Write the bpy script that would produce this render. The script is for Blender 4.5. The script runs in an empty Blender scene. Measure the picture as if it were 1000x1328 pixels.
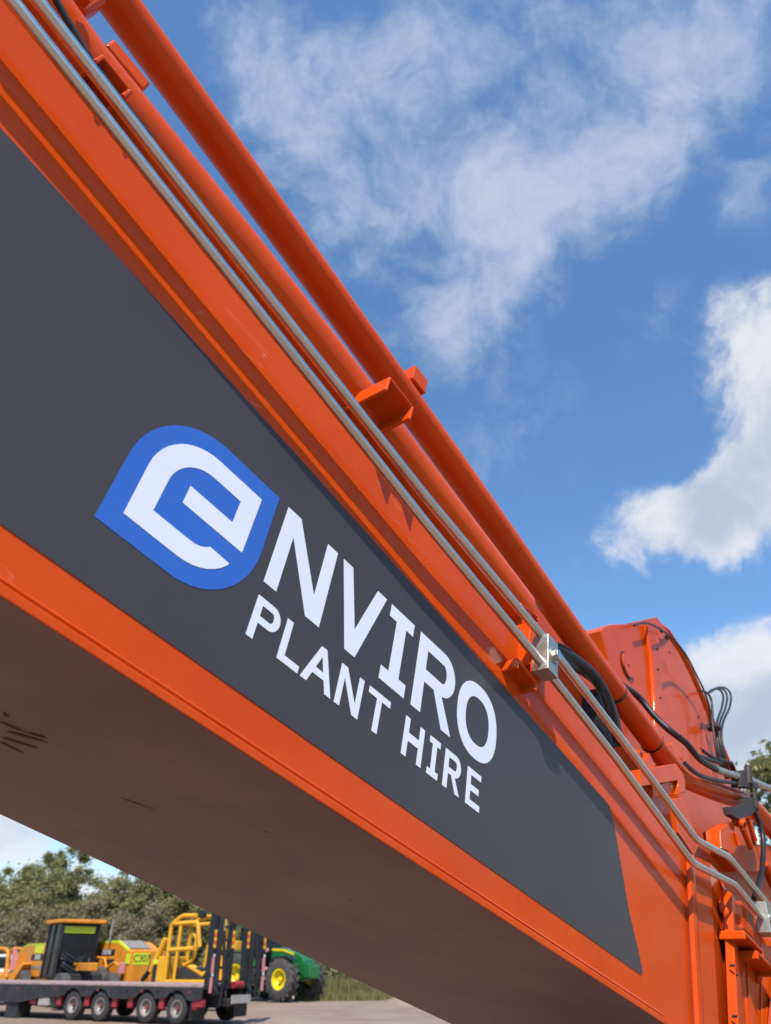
import bpy, math, random
import numpy as np
from mathutils import Vector, Matrix

random.seed(7)
rng = np.random.default_rng(7)
sc = bpy.context.scene
COL = sc.collection

# ------------------------------------------------------------------ camera
CAM_H = 1.5
FPX, CX, CY = 957.0, 500.0, 664.0            # focal length and centre in photo pixels (1000 x 1328)
PITCH = math.radians(31.4)
FW = Vector((0, math.cos(PITCH), math.sin(PITCH)))
UP = Vector((0, -math.sin(PITCH), math.cos(PITCH)))
RT = Vector((1, 0, 0))
CAM = Vector((0, 0, CAM_H))
cd = bpy.data.cameras.new('camera')
cam = bpy.data.objects.new('camera', cd)
COL.objects.link(cam)
cam.location = CAM
cam.rotation_euler = (math.pi / 2 + PITCH, 0, 0)
cd.sensor_fit = 'VERTICAL'
cd.sensor_height = 36
cd.lens = FPX / 1328 * 36
cd.clip_start = 0.05
cd.clip_end = 3000
cd.dof.use_dof = True
cd.dof.focus_distance = 1.55
cd.dof.aperture_fstop = 5.2
sc.camera = cam

# ------------------------------------------------------------------ boom frame
AZ = Vector((.6085, .7935, 0)).normalized()
TILT = math.radians(14.6)
DV = AZ * math.cos(TILT) - Vector((0, 0, math.sin(TILT)))       # along the boom, down and away
UV = AZ * math.sin(TILT) + Vector((0, 0, math.cos(TILT)))       # across it, up
MV = Vector((AZ.y, -AZ.x, 0))                                   # out of its side
S = 0.8                                                         # metres per boom unit

# ------------------------------------------------------------------ sun and sky
LIGHT = (DV * 1.85 - UV * 1.97 - MV * 1.0).normalized()
sd = bpy.data.lights.new('sun', 'SUN')
sun = bpy.data.objects.new('sun', sd)
COL.objects.link(sun)
sun.rotation_euler = LIGHT.to_track_quat('-Z', 'Y').to_euler()
sun.location = (0, -5, 30)
sd.energy = 5.0
sd.angle = math.radians(0.55)
sd.color = (1.0, .955, .89)
SUN_EL = math.asin(-LIGHT.z)
SUN_AZ = math.atan2(-LIGHT.x, -LIGHT.y)

sc.view_settings.view_transform = 'Standard'
sc.view_settings.look = 'None'
sc.view_settings.exposure = 0.2
sc.view_settings.gamma = 1.0
sc.view_settings.use_curve_mapping = False

SKY_STRENGTH = 0.100
world = bpy.data.worlds.new('World')
sc.world = world
world.use_nodes = True


class NT:
    def __init__(s, tree):
        s.t = tree
        s.n = tree.nodes
        s.l = tree.links

    def node(s, typ, **kw):
        n = s.n.new(typ)
        for k, v in kw.items():
            if k.startswith('_'):
                setattr(n, k[1:], v)
            else:
                key = int(k[1:]) if k[0] == 'i' and k[1:].isdigit() else k
                inp = n.inputs[key]
                if isinstance(v, bpy.types.NodeSocket):
                    s.l.new(v, inp)
                else:
                    inp.default_value = v
        return n

    def math(s, op, a, b=0.0, c=0.0, clamp=False):
        n = s.n.new('ShaderNodeMath')
        n.operation = op
        n.use_clamp = clamp
        for i, v in enumerate((a, b, c)):
            if isinstance(v, bpy.types.NodeSocket):
                s.l.new(v, n.inputs[i])
            else:
                n.inputs[i].default_value = v
        return n.outputs[0]

    def smooth(s, v, a, b, lo=0.0, hi=1.0, kind='SMOOTHSTEP'):
        n = s.n.new('ShaderNodeMapRange')
        n.interpolation_type = kind
        s.l.new(v, n.inputs[0])
        for i, x in enumerate((a, b, lo, hi)):
            n.inputs[1 + i].default_value = x
        return n.outputs[0]

    def mix(s, fac, a, b, mode='MIX'):
        n = s.n.new('ShaderNodeMix')
        n.data_type = 'RGBA'
        n.blend_type = mode
        for i, v in ((0, fac), (6, a), (7, b)):
            if isinstance(v, bpy.types.NodeSocket):
                s.l.new(v, n.inputs[i])
            else:
                n.inputs[i].default_value = v if i == 0 else (*v[:3], 1.0)
        return n.outputs[2]

    def noise(s, vec, scale, detail=4, rough=.5, dist=0.0, out=0):
        n = s.n.new('ShaderNodeTexNoise')
        if vec is not None:
            s.l.new(vec, n.inputs['Vector'])
        n.inputs['Scale'].default_value = scale
        n.inputs['Detail'].default_value = detail
        n.inputs['Roughness'].default_value = rough
        n.inputs['Distortion'].default_value = dist
        return n.outputs[out]


def dirpx(x, y):
    return (RT * (x - CX) + UP * (CY - y) + FW * FPX).normalized()


def build_world():
    t = NT(world.node_tree)
    t.n.clear()
    out = t.node('ShaderNodeOutputWorld')
    bg = t.node('ShaderNodeBackground', Strength=SKY_STRENGTH)
    t.l.new(bg.outputs[0], out.inputs[0])
    sky = t.node('ShaderNodeTexSky', _sky_type='NISHITA', _sun_disc=False, _sun_elevation=SUN_EL,
                 _sun_rotation=SUN_AZ, _altitude=60, _air_density=1.15, _dust_density=.5, _ozone_density=2.2)
    tc = t.node('ShaderNodeTexCoord')
    v0 = tc.outputs['Generated']
    # wobble the direction so that cloud outlines are torn
    wob = t.noise(v0, 3.2, 6, .56, 0.0, out=1)
    sub = t.node('ShaderNodeVectorMath', _operation='SUBTRACT', i0=wob, i1=(.5, .5, .5))
    scl = t.node('ShaderNodeVectorMath', _operation='SCALE', i0=sub.outputs[0], Scale=.20)
    add = t.node('ShaderNodeVectorMath', _operation='ADD', i0=v0, i1=scl.outputs[0])
    v = add.outputs[0]

    def blob(d, rx, ry, ang, w, inner=.25):
        d = d.normalized()
        r = Vector((0, 0, 1)).cross(-d).normalized()
        u = d.cross(-r).normalized()
        r = u.cross(-d).normalized()
        a = math.radians(ang)
        r2 = r * math.cos(a) + u * math.sin(a)
        u2 = -r * math.sin(a) + u * math.cos(a)
        M = Matrix((r2, u2, r2.cross(u2))).transposed()
        mp = t.node('ShaderNodeMapping', _vector_type='TEXTURE', Vector=v, Location=d,
                    Rotation=M.to_euler(), Scale=(rx, ry, .6))
        ln = t.node('ShaderNodeVectorMath', _operation='LENGTH', i0=mp.outputs[0])
        return t.smooth(ln.outputs['Value'], 1.0, inner, 0.0, w)

    def tot(lst):
        acc = lst[0]
        for b in lst[1:]:
            acc = t.math('ADD', acc, b)
        return acc
    P = FPX
    # thin torn cloud, high in the picture: (x, y, rx, ry, angle, weight) measured on the photograph
    wis = [(330, 70, 140, 80, -45, .75), (480, 150, 200, 120, -25, .8), (660, 70, 190, 80, -10, .85),
           (900, 60, 260, 95, 12, .82), (430, 290, 120, 90, -50, .55), (600, 270, 140, 80, 5, .7),
           (770, 225, 190, 90, 28, .72), (680, 345, 200, 90, 38, .78), (520, 400, 90, 120, 50, .42), (610, 430, 130, 70, 30, .65),
           (840, 430, 60, 35, 45, .5), (970, 240, 80, 60, 50, .45), (650, 560, 100, 100, 60, .45),
           (-150, 100, 260, 130, 30, .8), (1400, 200, 380, 180, 20, .8), (400, -400, 500, 200, 10, .6)]
    cum = [(1005, 475, 130, 125, 70, 1.0), (1030, 600, 170, 100, 15, .85), (930, 640, 120, 70, 10, .7), (830, 675, 130, 75, 5, .68),
           (950, 900, 170, 110, 10, 1.0), (1000, 1010, 220, 120, 0, .9),
           (60, 1130, 330, 75, -6, .6), (-250, 1060, 300, 120, 0, .8), (1500, 850, 420, 160, 0, .8), (340, 1170, 220, 50, 0, .55)]
    W = tot([blob(dirpx(x, y), rx / P * 1.25, ry / P * 1.3, a, w, .1) for x, y, rx, ry, a, w in wis])
    K = tot([blob(dirpx(x, y), rx / P * 1.1, ry / P * 1.1, a, w, .3) for x, y, rx, ry, a, w in cum] +
            [blob(Vector((math.cos(a), math.sin(a), e)), .32, .16, 0, .6, .2) for a, e in
             ((3.4, .35), (4.1, .6), (5.0, .45), (5.9, .6), (4.5, 1.3))])
    n1 = t.noise(v, 7.5, 10, .66, .25)
    n2 = t.noise(v, 30.0, 6, .62, .1)
    # wisps: coverage times noise, never fully opaque
    wd = t.math('ADD', t.math('MULTIPLY', W, .62), t.math('MULTIPLY', t.math('SUBTRACT', n1, .5), 2.3))
    wd = t.math('ADD', wd, t.math('MULTIPLY', t.math('SUBTRACT', n2, .5), .7))
    wd = t.math('MULTIPLY', t.smooth(wd, .02, 1.35), .86)
    wd = t.math('MULTIPLY', wd, t.smooth(W, .0, .35))
    kd = t.math('ADD', K, t.math('MULTIPLY', t.math('SUBTRACT', n1, .5), 2.3))
    kd = t.math('ADD', kd, t.math('MULTIPLY', t.math('SUBTRACT', n2, .5), .6))
    kd = t.math('MULTIPLY', t.smooth(kd, .25, 1.15), t.smooth(K, .0, .35))
    cov = t.math('MAXIMUM', wd, kd)
    # body shading of the thick cloud: lit tops, greyer cores
    core = t.smooth(t.math('SUBTRACT', K, t.math('MULTIPLY', t.math('SUBTRACT', n1, .5), 3.2)), .5, 1.9)
    ccol = t.mix(core, (7.4, 7.6, 8.0), (4.6, 5.2, 6.4))
    ccol = t.mix(t.smooth(kd, 0, .6), (5.4, 6.1, 7.4), ccol)
    skyc = t.mix(1.0, sky.outputs[0], (1.08, 1.47, 1.74), 'MULTIPLY')
    col = t.mix(t.math('MULTIPLY', cov, .93), skyc, ccol)
    t.l.new(col, bg.inputs[0])


build_world()
world.cycles.sampling_method = 'MANUAL'
world.cycles.sample_map_resolution = 512
sc.cycles.max_bounces = 6
sc.cycles.diffuse_bounces = 1
sc.cycles.glossy_bounces = 3
sc.cycles.transmission_bounces = 2


# ------------------------------------------------------------------ materials
def mat(name, base, rough=.5, metal=0.0, coat=0.0, coat_rough=.08, var=.0, var_scale=6.0, bump=.0, bump_scale=60.0,
        dirt=None, dirt_amt=.0, spec=.5, trans=0.0):
    m = bpy.data.materials.new(name)
    m.use_nodes = True
    t = NT(m.node_tree)
    b = t.n['Principled BSDF']
    tc = t.node('ShaderNodeTexCoord').outputs['Object']
    b.inputs['Roughness'].default_value = rough
    b.inputs['Metallic'].default_value = metal
    b.inputs['Coat Weight'].default_value = coat
    b.inputs['Coat Roughness'].default_value = coat_rough
    b.inputs['Specular IOR Level'].default_value = spec
    b.inputs['Transmission Weight'].default_value = trans
    n = t.noise(tc, var_scale, 6, .6)
    dark = tuple(c * (1 - var) for c in base)
    lite = tuple(min(1, c * (1 + var)) for c in base)
    col = t.mix(t.smooth(n, .3, .7), dark, lite)
    if dirt:
        n3 = t.noise(tc, var_scale * 2.7, 9, .7, .4)
        col = t.mix(t.smooth(n3, .52, .8, 0, dirt_amt), col, dirt)
        r = t.smooth(n3, .4, .8, rough, min(1, rough + .25))
        t.l.new(r, b.inputs['Roughness'])
    t.l.new(col, b.inputs['Base Color'])
    if bump:
        nb = t.noise(tc, bump_scale, 4, .6)
        bp = t.node('ShaderNodeBump', Strength=bump, Distance=.004, Height=nb)
        t.l.new(bp.outputs[0], b.inputs['Normal'])
    return m


M = {}


def orange_paint():
    """sun-worn orange machine enamel: faint orange peel, hairline scratches, dusty bloom, specks"""
    m = bpy.data.materials.new('orange_enamel')
    m.use_nodes = True
    t = NT(m.node_tree)
    b = t.n['Principled BSDF']
    tc = t.node('ShaderNodeTexCoord').outputs['Object']
    n = t.noise(tc, 2.2, 6, .6)
    col = t.mix(t.smooth(n, .3, .7), (.57, .058, .003), (.67, .078, .006))
    # dusty bloom
    n2 = t.noise(tc, 9, 10, .72, .5)
    col = t.mix(t.smooth(n2, .48, .8, 0, .14), col, (.45, .13, .05))
    # fine streaks running down the plates
    mp = t.node('ShaderNodeMapping', Vector=tc, Scale=(30, 30, 1.2))
    n3 = t.noise(mp.outputs[0], 1.5, 5, .6)
    col = t.mix(t.smooth(n3, .6, .8, 0, .14), col, (.40, .045, .010))
    # specks
    vo = t.node('ShaderNodeTexVoronoi', Vector=tc, Scale=17.0)
    sp = t.smooth(vo.outputs['Distance'], .025, .05, 1, 0)
    g = t.smooth(t.noise(tc, 3.1, 2), .55, .6)
    col = t.mix(t.math('MULTIPLY', sp, g), col, (.05, .02, .015))
    # hairline scratches: stretched noise iso-lines
    mp2 = t.node('ShaderNodeMapping', Vector=tc, Rotation=(0, .5, 0), Scale=(2.0, 2, 26))
    n4 = t.noise(mp2.outputs[0], 1.0, 1, .3, 0)
    ln = t.smooth(t.math('ABSOLUTE', t.math('SUBTRACT', n4, .5)), .0012, .004, 1, 0)
    g2 = t.smooth(t.noise(tc, 2.4, 3), .52, .6)
    col = t.mix(t.math('MULTIPLY', t.math('MULTIPLY', ln, g2), .15), col, (.75, .4, .3))
    t.l.new(col, b.inputs['Base Color'])
    t.l.new(t.smooth(n2, .35, .8, .30, .48), b.inputs['Roughness'])
    b.inputs['Coat Weight'].default_value = .30
    b.inputs['IOR'].default_value = 1.25
    b.inputs['Coat IOR'].default_value = 1.45
    b.inputs['Specular IOR Level'].default_value = .10
    t.l.new(t.smooth(n2, .35, .8, .07, .22), b.inputs['Coat Roughness'])
    nb = t.noise(tc, 140, 3, .5)
    nb2 = t.noise(tc, 5, 3, .5)
    hh = t.math('ADD', t.math('MULTIPLY', nb, .12), t.math('MULTIPLY', nb2, 1.0))
    bp = t.node('ShaderNodeBump', Strength=.22, Distance=.004, Height=hh)
    t.l.new(bp.outputs[0], b.inputs['Normal'])
    return m


M['orange'] = orange_paint()


def belly_paint():
    """underside: same enamel darkened for its shade, dusty, with scraped marks and dark specks"""
    m = bpy.data.materials.new('dusty_shaded_orange')
    m.use_nodes = True
    t = NT(m.node_tree)
    b = t.n['Principled BSDF']
    tc = t.node('ShaderNodeTexCoord').outputs['Object']
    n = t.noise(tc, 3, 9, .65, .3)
    col = t.mix(t.smooth(n, .3, .7), (.135, .056, .046), (.195, .088, .070))  # orange browned and darkened: the underside's shade is put into the colour
    vo = t.node('ShaderNodeTexVoronoi', Vector=tc, Scale=9.0)
    sp = t.smooth(vo.outputs['Distance'], .028, .055, 1, 0)
    g = t.smooth(t.noise(tc, 4.0, 2), .47, .52)
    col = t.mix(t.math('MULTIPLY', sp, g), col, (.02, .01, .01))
    mp2 = t.node('ShaderNodeMapping', Vector=tc, Rotation=(0, 0, .35), Scale=(3, 42, 3))
    n4 = t.noise(mp2.outputs[0], 1.0, 3, .5, .4)
    g2 = t.smooth(t.noise(tc, 3.3, 4, .7), .55, .68)
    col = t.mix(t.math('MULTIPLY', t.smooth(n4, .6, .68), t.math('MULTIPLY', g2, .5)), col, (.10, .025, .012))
    t.l.new(col, b.inputs['Base Color'])
    b.inputs['Roughness'].default_value = .5
    bp = t.node('ShaderNodeBump', Strength=.15, Distance=.004, Height=t.noise(tc, 60, 4, .6))
    t.l.new(bp.outputs[0], b.inputs['Normal'])
    return m


M['belly'] = belly_paint()
M['rust_scrape'] = mat('rust_scrape', (.075, .018, .008), .7, var=.3, var_scale=40)
M['decal'] = mat('charcoal_vinyl', (.056, .048, .050), .40, var=.10, var_scale=1.6, bump=.10, bump_scale=7, spec=.32)
M['white_vinyl'] = mat('white_vinyl', (.74, .76, .84), .42, var=.02, spec=.4)
M['blue_vinyl'] = mat('blue_vinyl', (.034, .13, .50), .40, var=.03, spec=.4)
M['steel'] = mat('zinc_tube', (.62, .61, .56), .22, metal=1.0, var=.05, var_scale=8, bump=.0, bump_scale=300,
                 dirt=(.42, .38, .32), dirt_amt=.18)
M['zinc'] = mat('zinc_block', (.44, .43, .37), .38, metal=.85, var=.10, var_scale=20, bump=.2, bump_scale=200,
                dirt=(.35, .30, .2), dirt_amt=.4)
M['rubber'] = mat('black_hose_rubber', (.010, .010, .011), .45, var=.25, var_scale=20)
M['cavity_black'] = mat('cavity_shade_black', (.008, .007, .007), .75, var=.3)  # near-black for the shade inside the hose cavity
M['black'] = mat('black_paint', (.010, .010, .012), .45, var=.2)
M['dark_red'] = mat('shaded_recess_grime', (.10, .03, .02), .7, var=.4, var_scale=9)
M['brown_iron'] = mat('bare_brown_iron', (.045, .030, .024), .6, metal=.3, var=.4, var_scale=30, bump=.4, bump_scale=120)
M['tyre'] = mat('dusty_tyre', (.062, .054, .048), .85, var=.3, var_scale=4, bump=.4, bump_scale=30)
M['tyre_dark'] = mat('trailer_tyre', (.035, .032, .032), .8, var=.3, var_scale=4)
M['rim_grey'] = mat('grey_rim', (.28, .24, .22), .55, var=.25, metal=.2)
M['hub_red'] = mat('red_hub', (.20, .045, .04), .5, var=.2)
M['charcoal'] = mat('charcoal_steel', (.024, .022, .024), .65, var=.35, var_scale=2, dirt=(.09, .06, .045), dirt_amt=.5)
M['timber'] = mat('weathered_deck_timber', (.32, .22, .20), .85, var=.25, var_scale=5)
M['red'] = mat('red_paint', (.30, .02, .03), .5, var=.2)
M['grey_box'] = mat('grey_toolbox', (.34, .30, .27), .6, var=.1)
M['yellow'] = mat('construction_yellow', (.70, .33, .010), .5, coat=.05, var=.10, var_scale=2, dirt=(.3, .15, .06), dirt_amt=.5)
M['amber'] = mat('amber_yellow', (.64, .225, .012), .5, coat=.05, var=.14, var_scale=2, dirt=(.3, .13, .06), dirt_amt=.4)
M['lime'] = mat('lime_reflective_tape', (.60, .66, .02), .4, var=.05)
M['glass'] = mat('dark_cab_glass', (.012, .013, .015), .25, var=.2, spec=.35)
M['green'] = mat('tractor_green', (.010, .13, .028), .35, coat=.4, var=.1)
M['rim_yellow'] = mat('tractor_yellow', (.80, .60, .01), .4, var=.05)
M['white'] = mat('white_paint', (.72, .70, .68), .45, var=.05)
M['pink'] = mat('faded_red_reflector', (.62, .25, .25), .4, var=.1)
M['tape_red'] = mat('red_orange_tape', (.75, .10, .02), .4, var=.1)
M['tape_yellow'] = mat('yellow_tape', (.85, .45, .02), .4, var=.1)
M['text_black'] = mat('black_print', (.02, .02, .02), .5)
M['bark'] = mat('gum_bark', (.22, .17, .13), .9, var=.35, var_scale=3)


def leaf_mat(name, c1, c2, c3):
    m = bpy.data.materials.new(name)
    m.use_nodes = True
    t = NT(m.node_tree)
    b = t.n['Principled BSDF']
    g = t.node('ShaderNodeNewGeometry')
    rnd = g.outputs['Random Per Island']
    tc = t.node('ShaderNodeTexCoord').outputs['Object']
    n = t.noise(tc, .9, 4, .6)
    col = t.mix(t.smooth(n, .35, .65), c1, c2)
    col = t.mix(t.smooth(rnd, .3, 1.0, 0, .7), col, c3)
    t.l.new(col, b.inputs['Base Color'])
    b.inputs['Roughness'].default_value = .7
    b.inputs['Specular IOR Level'].default_value = .08
    tr = t.node('ShaderNodeBsdfTranslucent', Color=(*[x * 1.2 for x in c2], 1))
    mx = t.node('ShaderNodeMixShader', Fac=.3)
    t.l.new(b.outputs[0], mx.inputs[1])
    t.l.new(tr.outputs[0], mx.inputs[2])
    t.l.new(mx.outputs[0], t.n['Material Output'].inputs[0])
    return m


M['leaf_a'] = leaf_mat('olive_gum_leaves', (.19, .175, .075), (.28, .25, .115), (.36, .32, .155))
M['leaf_b'] = leaf_mat('green_gum_leaves', (.165, .17, .065), (.25, .24, .10), (.34, .315, .14))
M['leaf_c'] = leaf_mat('brownish_scrub_leaves', (.20, .17, .09), (.28, .235, .13), (.35, .30, .17))
M['grass'] = leaf_mat('roadside_grass', (.13, .125, .045), (.20, .185, .07), (.36, .30, .16))


def ground_mat():
    m = bpy.data.materials.new('pinkish_gravel_dirt')
    m.use_nodes = True
    t = NT(m.node_tree)
    b = t.n['Principled BSDF']
    tc = t.node('ShaderNodeTexCoord').outputs['Object']
    n = t.noise(tc, .35, 10, .62, .5)
    col = t.mix(t.smooth(n, .35, .65), (.215, .14, .10), (.29, .205, .155))
    mp = t.node('ShaderNodeMapping', Vector=tc, Rotation=(0, 0, -.3), Scale=(.15, 2.2, 1))
    n2 = t.noise(mp.outputs[0], 1, 6, .6, .2)
    col = t.mix(t.smooth(n2, .48, .7, 0, .6), col, (.22, .115, .075))
    n3 = t.noise(tc, 9, 6, .7)
    col = t.mix(t.smooth(n3, .5, .75, 0, .5), col, (.36, .29, .24))
    t.l.new(col, b.inputs['Base Color'])
    b.inputs['Roughness'].default_value = .95
    bp = t.node('ShaderNodeBump', Strength=.5, Distance=.03, Height=t.noise(tc, 14, 8, .7))
    t.l.new(bp.outputs[0], b.inputs['Normal'])
    return m


M['ground'] = ground_mat()


def gravel_mat():
    return mat('pale_gravel', (.42, .37, .33), .95, var=.35, var_scale=3, bump=.5, bump_scale=20)


M['gravel'] = gravel_mat()


# ------------------------------------------------------------------ mesh helpers
def tag(o, label=None, cat=None, group=None, kind=None):
    if label:
        o['label'] = label
    if cat:
        o['category'] = cat
    if group:
        o['group'] = group
    if kind:
        o['kind'] = kind
    return o


def empty(name, loc=(0, 0, 0), rz=0.0, mat4=None):
    o = bpy.data.objects.new(name, None)
    COL.objects.link(o)
    o.empty_display_size = .2
    if mat4 is not None:
        o.matrix_world = mat4
    else:
        o.location = loc
        o.rotation_euler = (0, 0, rz)
    return o


class MB:
    def __init__(s):
        s.v, s.f = [], []

    def add(s, vs, fs):
        o = len(s.v)
        s.v += [tuple(v) for v in vs]
        s.f += [tuple(i + o for i in f) for f in fs]
        return s

    def box(s, x0, x1, y0, y1, z0, z1, T=None):
        vs = [Vector(p) for p in ((x0, y0, z0), (x1, y0, z0), (x1, y1, z0), (x0, y1, z0), (x0, y0, z1), (x1, y0, z1), (x1, y1, z1), (x0, y1, z1))]
        if T:
            vs = [T @ v for v in vs]
        return s.add(vs, [(0, 3, 2, 1), (4, 5, 6, 7), (0, 1, 5, 4), (1, 2, 6, 5), (2, 3, 7, 6), (3, 0, 4, 7)])

    def hexa(s, a, b):
        """two quads of four points each, joined"""
        return s.add(list(a) + list(b), [(3, 2, 1, 0), (4, 5, 6, 7), (0, 1, 5, 4), (1, 2, 6, 5), (2, 3, 7, 6), (3, 0, 4, 7)])

    def prism(s, pts, off):
        """pts: list of 3D points (a flat polygon); off: extrusion vector"""
        n = len(pts)
        off = Vector(off)
        vs = [Vector(p) for p in pts] + [Vector(p) + off for p in pts]
        fs = [tuple(range(n))[::-1], tuple(range(n, 2 * n))]
        fs += [(i, (i + 1) % n, n + (i + 1) % n, n + i) for i in range(n)]
        return s.add(vs, fs)

    def tube(s, path, r, n=16, caps=True):
        path = [Vector(p) for p in path]
        rs = r if isinstance(r, (list, tuple)) else [r] * len(path)
        up = None
        vs, fs = [], []
        for i, p in enumerate(path):
            if i == 0:
                t = path[1] - p
            elif i == len(path) - 1:
                t = p - path[i - 1]
            else:
                t = (path[i + 1] - p).normalized() + (p - path[i - 1]).normalized()
            t.normalize()
            if up is None:
                up = Vector((0, 0, 1)) if abs(t.z) < .9 else Vector((1, 0, 0))
            a = (up - t * up.dot(t)).normalized()
            up = a
            b = t.cross(a)
            for k in range(n):
                an = 2 * math.pi * k / n
                vs.append(p + (a * math.cos(an) + b * math.sin(an)) * rs[i])
        for i in range(len(path) - 1):
            for k in range(n):
                k2 = (k + 1) % n
                fs.append((i * n + k, i * n + k2, (i + 1) * n + k2, (i + 1) * n + k))
        if caps:
            fs.append(tuple(range(n))[::-1])
            fs.append(tuple((len(path) - 1) * n + k for k in range(n)))
        return s.add(vs, fs)

    def lathe(s, prof, T, n=28):
        """prof: (radius, along-axis Y) points"""
        vs, fs = [], []
        for r, y in prof:
            for k in range(n):
                a = 2 * math.pi * k / n
                vs.append(T @ Vector((r * math.cos(a), y, r * math.sin(a))))
        for i in range(len(prof) - 1):
            for k in range(n):
                k2 = (k + 1) % n
                fs.append((i * n + k, (i + 1) * n + k, (i + 1) * n + k2, i * n + k2))
        return s.add(vs, fs)

    def build(s, name, m, parent=None, smooth=False, bevel=0.0, seg=2, angle=40):
        me = bpy.data.meshes.new(name)
        me.from_pydata(s.v, [], s.f)
        me.validate()
        me.materials.append(m)
        import bmesh
        bm = bmesh.new()
        bm.from_mesh(me)
        bmesh.ops.recalc_face_normals(bm, faces=bm.faces)
        bm.to_mesh(me)
        bm.free()
        if smooth:
            me.shade_smooth()
            try:
                me.set_sharp_from_angle(angle=math.radians(angle))
            except Exception:
                pass
        o = bpy.data.objects.new(name, me)
        COL.objects.link(o)
        if parent is not None:
            o.parent = parent
        if bevel:
            md = o.modifiers.new('bevel', 'BEVEL')
            md.width = bevel
            md.segments = seg
            md.limit_method = 'ANGLE'
            md.harden_normals = True
            me.shade_smooth()
            try:
                me.set_sharp_from_angle(angle=math.radians(angle))
            except Exception:
                pass
        return o


def fillet(pts, r, n=6):
    """round the corners of a polyline"""
    pts = [Vector(p) for p in pts]
    out = [pts[0]]
    for i in range(1, len(pts) - 1):
        a, b, c = pts[i - 1], pts[i], pts[i + 1]
        d1, d2 = (a - b), (c - b)
        rr = min(r, d1.length * .45, d2.length * .45)
        p1, p2 = b + d1.normalized() * rr, b + d2.normalized() * rr
        for k in range(n + 1):
            t = k / n
            out.append(p1 * (1 - t) ** 2 + b * 2 * t * (1 - t) + p2 * t * t)
    out.append(pts[-1])
    return out


def smooth_path(pts, n=8):
    """Catmull-Rom through the points"""
    P = [Vector(p) for p in pts]
    P = [P[0] * 2 - P[1]] + P + [P[-1] * 2 - P[-2]]
    out = []
    for i in range(1, len(P) - 2):
        for k in range(n):
            t = k / n
            out.append(.5 * ((2 * P[i]) + (P[i + 1] - P[i - 1]) * t + (2 * P[i - 1] - 5 * P[i] + 4 * P[i + 1] - P[i + 2]) * t * t
                             + (-P[i - 1] + 3 * P[i] - 3 * P[i + 1] + P[i + 2]) * t ** 3))
    out.append(P[-2])
    return out


# boom local coordinates: x along the boom, y into it, z across it (metres)
def B(s_, h, w=0.0):
    return Vector((s_ * S, -w * S, h * S))


def PX(x, y, w=0.0):
    """where the sight line measured at (x, y) of the survey meets the boom plane w -> (s, h)"""
    r = RT * (x - CX) + UP * (CY - y) + FW * FPX
    X = r * (-(1 - w) / MV.dot(r))
    return X.dot(DV), X.dot(UV)


def PB(x, y, w=0.0):
    s_, h = PX(x, y, w)
    return B(s_, h, w)


FRAME = Matrix.Translation(CAM - MV * S) @ Matrix((DV, -MV, UV)).transposed().to_4x4()

# ------------------------------------------------------------------ ground
g = MB()
N = 60
ext = 1600.0
vs, fs = [], []
xs = [math.copysign(abs(i / N) ** 2.2 * ext, i) for i in range(-N, N + 1)]
for j, yy in enumerate(xs):
    for i, xx in enumerate(xs):
        far = math.hypot(xx, yy)
        z = 0.0 if far < 14 else .05 * math.sin(xx * .23 + 1) * math.sin(yy * .19) * min(1, (far - 14) / 20) - .05 * min(1, (far - 14) / 20)
        vs.append((xx, yy, z))
W_ = len(xs)
for j in range(W_ - 1):
    for i in range(W_ - 1):
        fs.append((j * W_ + i, j * W_ + i + 1, (j + 1) * W_ + i + 1, (j + 1) * W_ + i))
g.add(vs, fs)
tag(g.build('ground', M['ground'], smooth=True), kind='structure')

# ================================================================== EXCAVATOR BOOM
ex = empty('excavator_boom', mat4=FRAME)
tag(ex, 'large orange excavator boom sloping across the whole picture with charcoal lettered side panel', 'excavator')


def top_h(s_):
    pts = [(-1.6, 1.70), (-.2, 1.548), (.227, 1.500), (.641, 1.452), (1.175, 1.392), (1.816, 1.335), (3.03, 1.19), (3.2, 1.17)]
    for (a, b), (c, d) in zip(pts, pts[1:]):
        if s_ <= c:
            return b + (d - b) * (s_ - a) / (c - a)
    return pts[-1][1]


# side plate
HB = .541
top = [(s_, top_h(s_)) for s_ in (-1.6, -.2, .227, .641, 1.175, 1.816, 3.03)]
poly = [B(a, b) for a, b in top] + [B(3.09, 1.17), B(2.92, .33), B(2.2, HB - .0), B(-1.6, HB)]
poly = [B(a, b) for a, b in top] + [PB(888, 1112), PB(899, 1328), B(2.9, .2), B(2.75, .2), B(2.66, HB), B(-1.6, HB)]
MB().prism(poly, (0, .016, 0)).build('side_plate', M['orange'], ex, bevel=.002)
# far side plate
MB().prism([p + Vector((0, .85 * S - .016, 0)) for p in [B(a, b) for a, b in top] + [B(3.0, .56), B(-1.6, .56)]], (0, .016, 0)).build('side_plate', M['orange'], ex)
# bottom plate, its edge standing a little proud of the side plate
m_ = MB()
m_.add([B(-1.6, .541, .012), B(3.3, .541, .012), B(3.3, .541, -.86), B(-1.6, .541, -.86),
        B(-1.6, .522, .012), B(3.3, .522, .012), B(3.3, .522, -.86), B(-1.6, .522, -.86)],
       [(0, 1, 2, 3), (7, 6, 5, 4), (0, 4, 5, 1), (1, 5, 6, 2), (2, 6, 7, 3), (3, 7, 4, 0)])
bp_ = m_.build('bottom_plate', M['orange'], ex, bevel=.003)
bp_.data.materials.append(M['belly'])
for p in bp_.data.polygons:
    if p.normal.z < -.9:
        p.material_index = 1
# weld bead along the lower edge
MB().tube([B(-1.6, .5475, .002), B(2.66, .5475, .002)], .004, 8).build('weld_bead', M['orange'], ex, smooth=True)
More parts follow.
